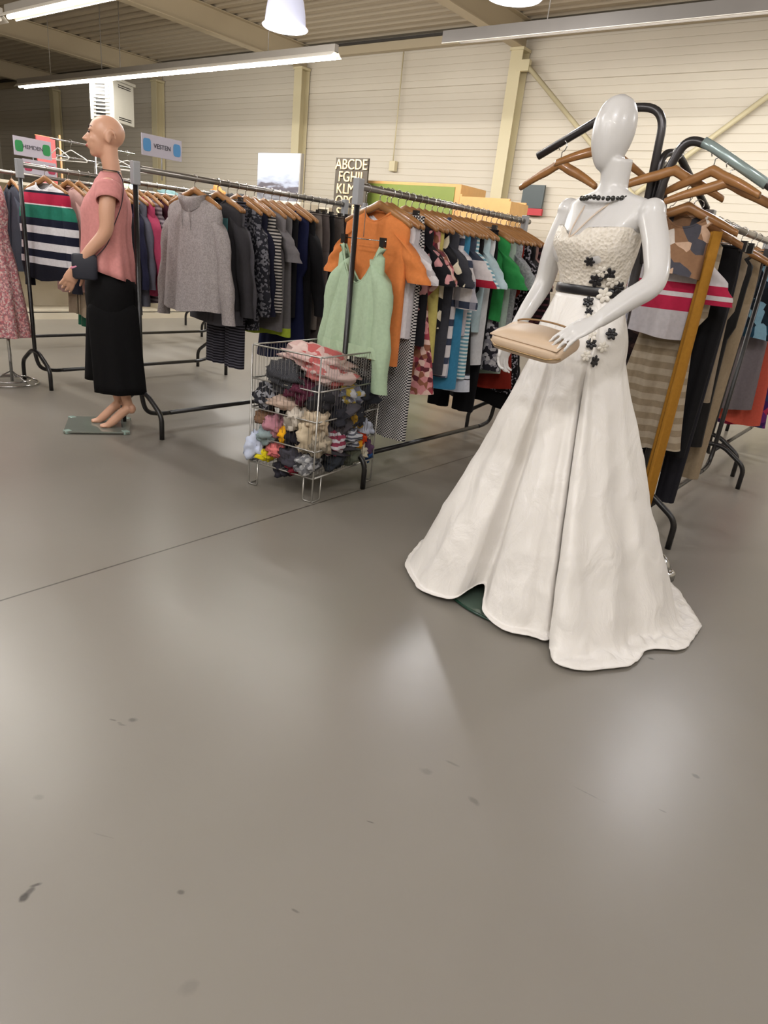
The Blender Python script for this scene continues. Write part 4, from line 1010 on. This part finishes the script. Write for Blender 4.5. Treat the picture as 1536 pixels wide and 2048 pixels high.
clothes = [  # a (0 front corner .. 1 left), b (0 front .. 1 back right), z, radii, material, description
 (.5, .5, .66, (.15, .17, .06), fabric('floral', '#c9a9a4', '#c9a9a4', '#b8605e', '#d2bab4', s=.05), 'blush and red printed cloth topping the heap'),
 (.62, .12, .60, (.11, .07, .07), fabric('vstripe', '#2b2b2e', '#45454a', s=.008), 'dark ribbed knit just under the blush cloth'),
 (.25, .35, .62, (.10, .12, .05), fabric('floral', '#c9b0ac', '#b86a68', '#c9b0ac', s=.05), 'blush cloth with coral spots near the top front corner'),
 (.75, .4, .58, (.11, .11, .07), S('#3a383c'), 'charcoal jumper under the top of the heap'),
 (.36, .12, .545, (.07, .07, .06), fabric('vstripe', '#5c2b3d', '#4a2030', s=.01), 'plum ribbed sock bundle behind the upper left side'),
 (.12, .14, .52, (.055, .06, .05), S('#2c2b2f'), 'black sock bundle at the upper front corner'),
 (.1, .55, .53, (.055, .10, .055), fabric('floral', '#8e9bb0', '#c9cad2', '#77768a', '#b9a24a', s=.03), 'pale blue and yellow printed cloth on the right side'),
 (.12, .82, .50, (.06, .08, .07), S('#2f3138'), 'dark slate cloth at the upper right corner'),
 (.5, .8, .55, (.12, .09, .08), S('#36363c'), 'dark cloth at the back of the heap'),
 (.55, .10, .47, (.10, .05, .035), S('#b8a294'), 'tan cloth folded at mid height on the left side'),
 (.85, .12, .47, (.07, .06, .06), fabric('speckle', '#24242a', '#24242a', '#8c8c92', s=.02), 'black flecked sock at the left corner, mid height'),
 (.86, .5, .45, (.07, .12, .08), S('#4a4a52'), 'grey sock bundle deep inside on the left'),
 (.4, .10, .40, (.06, .05, .07), fabric('floral', '#b6aca0', '#8c8378', '#c9c0b4', s=.03), 'beige patterned sock under the tan cloth'),
 (.14, .12, .41, (.06, .055, .06), S('#c6b49c'), 'cream sock at the front corner, mid height'),
 (.09, .42, .42, (.055, .08, .06), S('#33333b'), 'dark grey cloth on the right side, mid height'),
 (.09, .7, .40, (.055, .08, .06), fabric('floral', '#33343c', '#33343c', '#33343c', '#b08a30', s=.04), 'dark cloth with yellow flecks on the right side'),
 (.3, .5, .42, (.12, .15, .12), S('#55525a'), 'grey blanket in the middle of the basket'),
 (.65, .5, .38, (.12, .15, .12), S('#3d3b42'), 'dark blanket in the middle of the basket'),
 (.9, .13, .37, (.05, .05, .045), S('#7d5f4a'), 'brown sock at the left corner'),
 (.7, .10, .34, (.06, .05, .05), S('#b07c88'), 'dusty pink sock on the left side'),
 (.8, .09, .28, (.07, .05, .045), S('#8a9a9c'), 'grey blue sock on the left side'),
 (.52, .07, .31, (.035, .035, .045), S('#e0a21a'), 'mustard yellow sock on the left side'),
 (.40, .11, .30, (.055, .05, .05), S('#1c1a22'), 'black sock beside the mustard one'),
 (.22, .09, .31, (.05, .05, .09), S('#c9b9a0'), 'long cream sock hanging near the front corner'),
 (.05, .14, .30, (.045, .055, .07), fabric('floral', '#bdb09c', '#8f8678', '#bdb09c', s=.03), 'cream and grey sock at the front corner'),
 (.08, .38, .29, (.055, .08, .06), fabric('hstripe', '#c9c6cc', '#8c3a50', s=.03), 'white and raspberry cloth on the right side'),
 (.08, .62, .29, (.055, .07, .06), fabric('hstripe', '#c2c4cc', '#5c5f6c', s=.02), 'white and grey striped cloth on the right side'),
 (.07, .88, .31, (.05, .06, .05), S('#b9bfd0'), 'pale lavender cloth at the right corner'),
 (.04, .82, .265, (.035, .05, .035), S('#c8421e'), 'orange red sock at the right corner'),
 (.04, .74, .245, (.03, .035, .035), S('#e09a28'), 'amber sock beside the orange red one'),
 (.97, .04, .205, (.05, .045, .07), S('#c3cbe0'), 'pale blue cloth bulging out of the left corner'),
 (.80, .05, .175, (.045, .035, .03), S('#d0bf20'), 'bright yellow sock low on the left side'),
 (.66, .07, .215, (.045, .04, .035), S('#d87878'), 'salmon pink sock low on the left side'),
 (.9, .3, .22, (.06, .1, .06), S('#8c94a4'), 'blue grey cloth low in the left corner'),
 (.45, .10, .19, (.09, .055, .05), S('#3f3d45'), 'charcoal knit low on the left side'),
 (.55, .12, .12, (.06, .05, .035), S('#26242c'), 'black sock sagging under the basket floor'),
 (.18, .09, .19, (.09, .06, .05), fabric('floral', '#8c8c8e', '#3f4044', '#b0b0b2', '#6a6a6e', s=.025), 'grey leopard cloth low at the front corner'),
 (.3, .07, .145, (.05, .04, .03), S('#6c1f2c'), 'wine red sock at the bottom of the left side'),
 (.07, .42, .19, (.055, .08, .05), S('#2f333a'), 'dark cloth low on the right side'),
 (.07, .66, .18, (.05, .06, .05), S('#5c6054'), 'olive grey cloth low on the right side'),
 (.06, .84, .18, (.04, .04, .045), S('#c9c2ae'), 'cream sock low at the right corner'),
 (.04, .93, .20, (.035, .035, .05), S('#5a3f5c'), 'purple sock low at the right corner'),
 (.05, .95, .155, (.035, .035, .035), S('#24487c'), 'royal blue sock at the bottom right corner'),
 (.5, .5, .21, (.17, .2, .07), S('#45434a'), 'dark towel on the basket floor'),
]
for i, (a, b, z, r, mt, desc) in enumerate(clothes):
    free = 'bulging' in desc or 'sagging' in desc
    if not free:
        ra, rb = .72*r[0]*1.2/LX, .72*r[1]*1.2/LY
        a = min(max(a, ra), 1-ra); b = min(max(b, rb), 1-rb)
    cloth_lump(inb(a, b, z), (r[0]*1.22, r[1]*1.2, r[2]*1.15), 100+i, mt, desc if len(desc.split()) > 5 else desc+' in the basket')

# ------------------------------------------------------------------ four way stand behind the gown
FW = thing('four_way_stand', 'steel four way stand with curved arms behind the white gown', 'display stand', (-1.09, 3.08, 0))
GUN = simple('gunmetal_tube', '#4a484a', .3, .7)
STRP = simple('striped_rail_sleeve', '#9fb0b0', .25, .4)
def fw(pts): return [Vector(p)-Vector((-1.09, 3.08, 0)) for p in pts]
MB().tube([(0, 0, .1), (0, 0, 1.5)], .022, 10).build('centre_post', GUN, FW)
MB().tube(bend(fw([(-1.10, 3.08, 1.3), (-1.11, 3.06, 1.88), (-1.3, 3.06, 1.885), (-1.64, 3.06, 1.70)]), .09, 8), .0165, 10).build('arm', GUN, FW)
MB().tube(bend(fw([(-1.08, 3.08, 1.3), (-1.05, 3.06, 1.65), (-1.0, 3.06, 1.77), (-.9, 3.06, 1.745), (-.3, 3.0, 1.42)]), .08, 8), .0175, 10).build('arm', GUN, FW)
MB().tube(fw([(-.93, 3.055, 1.757), (-.88, 3.053, 1.733), (-.66, 3.03, 1.612)]), .0195, 10).build('arm_sleeve', STRP, FW)
for a, z in ((1.3, 1.72), (1.75, 1.68)): MB().tube(bend([(0, 0, 1.3), (0, 0, z), (.1*cos(a), .1*sin(a), z+.02), (.42*cos(a), .42*sin(a), z-.16)], .07, 6), .015, 10).build('arm', GUN, FW)
for k in range(4):
    a = -.2+k*pi/2
    lg = MB().tube(bend([(0, 0, .12), (.1*cos(a), .1*sin(a), .1), (.46*cos(a), .46*sin(a), .09), (.5*cos(a), .5*sin(a), .03)], .03), .016, 10).build('base_leg', CHROME, FW)
    MB().loft([[(.5*cos(a)+r*cos(q), .5*sin(a)+r*sin(q), z) for q in [2*pi*j/16 for j in range(16)]] for r, z in [(.016, .045), (.03, .035), (.03, .0)]]).build('foot_pad', CHROME, lg)
def hw(kind, loc, rz, label, tilt=0, dark=False):
    t = hanger(kind, loc, rz, label, 'loose wooden hangers on the four way stand'); t.rotation_euler = (tilt, 0, rz); return t
h_ = hw('wood', (-1.52, 3.05, 1.74), -.35, 'empty wooden hanger on the left arm of the four way stand'); h_.scale = (1.08, 1.08, 1.08)
hw('wood', (-1.33, 3.06, 1.80), .9, 'brown wooden hanger hidden behind the mannequin neck, turned sideways')
hw('wood', (-1.02, 3.06, 1.72), .55, 'wooden hanger on the bend of the striped arm')
hw('wood', (-.87, 3.05, 1.72), -.3, 'wooden hanger further down the striped arm')
hw('wood', (-.80, 3.04, 1.68), .35, 'lowest wooden hanger on the striped arm')
garment('scarf', S('#9a6c24'), (-.835, 3.2, 1.50), 'long mustard scarf hanging behind the gown beside dark trousers', .5, L=1.24, w=.026)
garment('tee', fabric('bands', 0, '#b9b4b8', .5, '#b9b4b8', .54, '#a82242', .60, '#c9c4c6', .62, '#a82242', .66, '#c4bfc2', .76, '#2c2b30', .78, '#8a888c'), (-1.0, 3.24, 1.58), 'white tee with a crimson print beside the mannequin arm', .3, L=.47, w=.145, hang='wood', hlabel='wooden hanger holding the white and crimson tee beside the mannequin arm')
garment('tee', fabric('floral', '#c8a890', '#d8cfc8', '#4b4a52', '#8c6a50', s=.06), (-.97, 3.19, 1.60), 'peach and white printed vest behind the mannequin shoulder', .2, L=.24, w=.12, sleeve='none', hang='wood', hlabel='wooden hanger holding the peach printed vest')
garment('dress', fabric('hstripe', '#a39683', '#8a7b66', s=.06), (-.97, 3.33, 1.56), 'beige ruffled long dress hanging behind the gown', .15, L=.98, w=.145, A=.02, hang='wood', hlabel='wooden hanger holding the beige ruffled dress')
garment('dress', fabric('speckle', '#2a1c1e', '#241a1c', '#171214', '#43322e', s=.02), (-1.12, 3.42, 1.58), 'dark maroon speckled dress just right of the gown hip', .1, L=1.0, w=.15, hang='wood', hlabel='wooden hanger holding the dark maroon speckled dress')
# shiny black handbag standing low near the rack foot
hb = thing('handbag', 'glossy black handbag hanging low behind the gown hem', 'handbag', (-1.12, 3.62, .12))
soft = MB(); soft.loft([[(.12*f_*cos(q), .05*f_*sin(q), z) for q in [2*pi*k/24 for k in range(24)]] for z, f_ in [(0, .85), (.02, 1), (.14, .95), (.2, .75)]]); soft.build('bag_body', simple('black_patent', '#0c0b0d', .15), hb)
MB().tube(spline([(-.08, 0, .19), (-.07, 0, .32), (0, 0, .38), (.07, 0, .32), (.08, 0, .19)], 6), .008, 8).build('handle', simple('amber_handle', '#a8722c', .3), hb)

# ------------------------------------------------------------------ signs over the racks
def text_mesh(s, size, ext=.0008):
    cu_ = bpy.data.curves.new('txt', 'FONT'); cu_.body = s; cu_.size = size; cu_.align_x = 'CENTER'; cu_.align_y = 'CENTER'; cu_.extrude = ext
    o = bpy.data.objects.new('txt', cu_); COL.objects.link(o)
    dg = bpy.context.evaluated_depsgraph_get(); dg.update(); me = bpy.data.meshes.new_from_object(o.evaluated_get(dg)); bpy.data.objects.remove(o)
    return me
SIGNW = simple('white_sign_card', '#aba5b0', .5, 0, .02)
def sign(loc, rz, w_, h_, txt, col, label, tilt=0):
    t = thing('rack_sign', label, 'sign', loc, rz); t.rotation_euler = (0, tilt, rz)
    MB().box((-w_/2, -.004, -h_/2), (w_/2, .004, h_/2)).build('board', SIGNW, t, smooth=False)
    for s in (-1, 1):
        mb = MB(); c = s*(w_/2-.045); mb.loft([[(c+.034*abs(cos(q))**.5*(1 if cos(q) > 0 else -1), y, h_*.3*abs(sin(q))**.5*(1 if sin(q) > 0 else -1)) for q in [2*pi*k/24 for k in range(24)]] for y in (-.0055, -.004)]); mb.build('coloured_patch', simple('sign_patch', col, .5), t, smooth=False)
    me = text_mesh(txt, h_*.30); me.transform(Matrix.Rotation(pi/2, 4, 'X')); o = link('lettering', me, simple('sign_ink', '#2c2b34', .6), t); o.location = (0, -.006, 0); o.scale = (1.0, 1, 1)
    mb = MB(); mb.tube([(0, .006, -h_/2-.16), (0, .006, h_/4)], .005, 6); mb.build('sign_stem', CLEARP, t)
sign((-6.72, 3.22, 1.735), pi/2, .33, .15, 'HEMDEN', '#157a3c', 'white sign with green ends above the far left rack')
sign((-6.72, 3.27, 1.58), pi/2, .30, .12, 'TRUIEN', '#a02a4a', 'white sign with crimson ends just under the green one')
sign((-5.18, 3.5, 1.79), pi/2, .36, .15, 'VESTEN', '#3f7fb0', 'white sign with blue ends above the rack by the mannequin')

# ------------------------------------------------------------------ heater hung near the far columns
AC = thing('unit_heater', 'white louvred heater hanging behind the bald mannequin head', 'heater', (-13.25, 7.9, 3.2), radians(22)); AC.scale = (.8, .8, .8)
WH = simple('white_enamel', '#aaa79d', .35); DK = simple('louvre_dark', '#1a1816', .6)
MB().box((-.32, -.38, -.42), (.32, .38, .42)).build('case', WH, AC, smooth=False, bevel=.02)
MB().box((-.36, -.41, .42), (.36, .41, .48)).build('top_plate', WH, AC, smooth=False, bevel=.01)
for i in range(9):
    z = -.34+i*.075
    MB().box((-.22, -.405, z), (.22, -.382, z+.028)).build('louvre', WH, AC, smooth=False)
MB().box((-.15, -.39, -.36), (.10, -.381, .32)).build('grille_opening', DK, AC, smooth=False)
for z in (-.35, -.31, .3, .34): MB().box((.321, -.2, z), (.326, .25, z+.018)).build('vent_slot', DK, AC, smooth=False)
for s in (-1, 1): MB().tube([(s*.25, 0, .45), (s*.25, 0, (ZC-3.2)/.8)], .01, 6).build('suspension_rod', HOUS, AC)

# ------------------------------------------------------------------ shelving and goods by the walls
SHELFM = simple('cream_shelf_board', '#c9c0ad', .5); WOODB = simple('light_oak_board', '#c79a60', .45, 0, .12, 14); GREEN = simple('lime_green_panel', '#748238', .5)
def shelf_unit(x0, x1, y0, y1, h, label, along='y', n=4):
    t = thing('shelf_unit', label, 'shelf', ((x0+x1)/2, (y0+y1)/2, 0), 0); hx, hy = (x1-x0)/2, (y1-y0)/2
    for i in range(n):
        z = .08+(h-.11)*i/(n-1); MB().box((-hx, -hy, z), (hx, hy, z+.03)).build('shelf_board', SHELFM, t, smooth=False)
    MB().box((-hx, -hy, 0), (hx, hy, .09)).build('plinth', SHELFM, t, smooth=False)
    if along == 'y':
        for s in (-1, 0, 1): MB().box((-hx+.002, s*(hy-.015)-.015, .09), (hx-.002, s*(hy-.015)+.015, h-.031)).build('side_panel', SHELFM, t, smooth=False)
        MB().box((-hx-.02, -hy, 0), (-hx, hy, h)).build('back_panel', SHELFM, t, smooth=False)
    else:
        for s in (-1, 0, 1): MB().box((s*(hx-.015)-.015, -hy+.002, .09), (s*(hx-.015)+.015, hy-.002, h-.031)).build('side_panel', SHELFM, t, smooth=False)
        MB().box((-hx, hy, 0), (hx, hy+.02, h)).build('back_panel', SHELFM, t, smooth=False)
    return t
shelf_unit(-8.9, -8.45, 3.2, 8.2, 1.5, 'long low cream shelf unit behind the left racks')
shelf_unit(-13.6, -8.9, 9.35, 9.8, 1.78, 'cream shelf unit near the back wall under the landscape picture', 'x')
gb_ = thing('display_cabinet', 'wooden cabinet with a lime green front near the back wall', 'cabinet', (-7.05, 9.35, 0))
MB().box((-1.08, -.35, 0), (1.08, .35, 2.2)).build('carcass', WOODB, gb_, smooth=False, bevel=.01)
MB().box((-1.04, -.362, 1.2), (.98, -.351, 2.16)).build('green_panel', GREEN, gb_, smooth=False); MB().box((-1.04, -.362, .1), (.98, -.351, 1.16)).build('green_panel', GREEN, gb_, smooth=False)
wb = thing('wooden_crate', 'open plywood crate at the right end of the green fronted cabinet', 'crate', (-5.45, 9.1, 1.5))
for a, b in (((-.42, -.25, 0), (.42, .25, .03)), ((-.42, -.25, .03), (-.39, .25, .56)), ((.39, -.25, .03), (.42, .25, .5)), ((-.39, .22, .03), (.39, .25, .53)), ((-.39, -.25, .03), (.39, -.22, .53))): MB().box(a, b).build('board', WOODB, wb, smooth=False)
tag(MB().box((-5.87, 8.85, 0), (-5.03, 9.35, 1.5)).build('plywood_plinth', WOODB, smooth=False, bevel=.01), 'plywood plinth carrying the open crate', 'plinth')
# landscape picture
def pic_mat():
    M, nt, b = newmat('landscape_print'); L = nt.links.new; tc = nd(nt, 'ShaderNodeTexCoord'); sp = nd(nt, 'ShaderNodeSeparateXYZ'); L(tc.outputs['Object'], sp.inputs[0])
    nz = nd(nt, 'ShaderNodeTexNoise'); nz.inputs['Scale'].default_value = 3; nz.inputs['Detail'].default_value = 6; mp = nd(nt, 'ShaderNodeMapping'); mp.inputs['Scale'].default_value = (1, 1, 4); L(tc.outputs['Object'], mp.inputs[0]); L(mp.outputs[0], nz.inputs['Vector'])
    a = nd(nt, 'ShaderNodeMath', operation='MULTIPLY_ADD'); L(nz.outputs[0], a.inputs[0]); a.inputs[1].default_value = .55; L(sp.outputs[2], a.inputs[2])
    r = nd(nt, 'ShaderNodeValToRGB'); el = r.color_ramp.elements; el[0].position = .0; el[0].color = srgb('#8f939c'); el[1].position = 1; el[1].color = srgb('#a8b2c8')
    for p, c in ((.15, '#c3c6cc'), (.25, '#77787f'), (.36, '#55525a'), (.47, '#5f5a60'), (.53, '#9aa0b0'), (.7, '#b4bccd')): e = el.new(p); e.color = srgb(c)
    L(a.outputs[0], r.inputs[0]); L(r.outputs[0], b.inputs['Base Color']); b.inputs['Roughness'].default_value = .3; return M
pc = thing('landscape_picture', 'unframed grey blue snowy landscape picture standing above the racks', 'picture', (-9.85, 9.0, 1.85))
MB().box((-.54, 0, -.05), (.54, .03, .72)).build('canvas', pic_mat(), pc, smooth=False)
MB().box((.541, -.01, -.05), (.57, .06, .72)).build('frame_edge', simple('grey_frame', '#8d8880', .5), pc, smooth=False)
tag(MB().box((-10.6, 8.75, 0), (-9.0, 9.2, 1.8)).build('display_block', SHELFM, smooth=False, bevel=.01), 'cream block carrying the landscape picture', 'plinth')
# letter board
lb = thing('letter_board', 'narrow dark board with rows of cream wooden letters', 'letter board', (-7.9, 8.75, 1.38))
MB().box((-.34, 0, .0), (.34, .03, 1.1)).build('board', simple('dark_board', '#4a4238', .6), lb, smooth=False)
CRL = simple('cream_letters', '#e0c9a0', .5)
for i, s in enumerate(('ABCDE', 'FGHIJ', 'KLMN', 'OPQR', 'STUV', 'WXYZ')):
    me = text_mesh(s, .21, .008); me.transform(Matrix.Rotation(pi/2, 4, 'X')); o = link('letters', me, CRL, lb); o.location = (0, -.01, 1.0-i*.175)
tag(MB().box((-8.3, 8.65, 0), (-7.5, 8.95, 1.38)).build('letter_plinth', SHELFM, smooth=False, bevel=.01), 'cream plinth under the letter board', 'plinth')
# red and dark sign on the wall
ws = thing('wall_sign', 'small dark square notice with a red bar on the back wall', 'sign', (-6.02, 11.30, 2.28))
MB().box((-.2, -.02, -.16), (.2, .02, .2)).build('dark_panel', simple('dark_sign', '#3f4a4c', .4), ws, smooth=False)
MB().box((-.24, -.03, -.27), (.22, .02, -.165)).build('red_bar', simple('red_sign', '#b81f2c', .4), ws, smooth=False)
# goods on the shelves
def blob(name, loc, r, mat, label, cat, seed): o = cloth_lump(loc, r, seed, mat, label, cat, name); del o['group']; return o
blob('white_hat', (-9.75+.0, 6.9, 1.62), (.2, .2, .1), S('#d8d2c6'), 'white floppy hat on top of the far shelf', 'hat', 501).location = (-8.66, 6.35, 1.60)
blob('felt_hat', (-8.66, 6.0, 1.575), (.16, .2, .07), S('#6c8a8c'), 'blue grey felt hat on the far low shelf', 'hat', 502)
blob('fabric_bag', (-8.66, 5.3, 1.58), (.15, .25, .07), fabric('floral', '#a8c49a', '#b8c9cc', '#5f8fb8', s=.12), 'green and blue cloth bag on the far low shelf', 'bag', 503)
blob('plush_toy', (-8.62, 6.75, 1.66), (.1, .1, .15), S('#c08a52'), 'small orange brown plush toy on the far low shelf', 'toy', 504)
blob('dark_bag', (-8.66, 7.05, 1.62), (.16, .22, .12), S('#2f2e30'), 'dark crumpled bag on the far low shelf beside the plush toy', 'bag', 505)
blob('dark_bag', (-8.66, 7.6, 1.6), (.16, .22, .1), S('#4a4440'), 'brown grey bag at the far end of the low shelf', 'bag', 506)
# coral panel behind the green sign
cp = thing('coral_banner', 'coral pink cloth banner on a pole behind the green ended sign', 'banner', (-9.6, 4.76, 0))
MB().box((-.012, -.11, .9), (.012, .13, 2.1)).build('cloth', S('#d8696a'), cp, smooth=False)
MB().tube([(0, .2, 0), (0, .2, 2.15)], .012, 8).build('pole', simple('orange_pole', '#c98a5c', .5), cp); MB().tube([(0, .2, 2.1), (0, -.12, 2.1)], .008, 8).build('crossbar', simple('orange_pole2', '#c98a5c', .5), cp)
MB().box((-.15, .05, 0), (.15, .35, .02)).build('base', DARKM, cp, smooth=False)
# stand of spare white hangers
hs = thing('hanger_stand', 'thin chrome stand of spare hangers behind the bald mannequin', 'display stand', (-7.15, 4.05, 0))
MB().tube([(0, 0, .02), (0, 0, 2.0)], .012, 8).build('pole', CHROME, hs)
MB().tube([(0, -.45, 1.88), (0, .45, 1.88)], .008, 8).build('crossbar', CHROME, hs); MB().tube([(0, -.4, 1.74), (0, .4, 1.74)], .008, 8).build('crossbar', CHROME, hs)
MB().loft([[(r*cos(q), r*sin(q), z) for q in [2*pi*k/24 for k in range(24)]] for r, z in ((.2, 0), (.2, .015), (.02, .03))]).build('base', CHROME, hs)
for i, y in enumerate((-.38, -.25, .22, .36)):
    hanger('plastic', (-7.15, 4.05+y, 1.88), .3*i, 'spare white plastic hanger %s on the hanger stand' % ['nearest the left end', 'second from the left end', 'just right of the mannequin head', 'at the right end'][i], 'spare white hangers')
print('objects', len(bpy.data.objects))
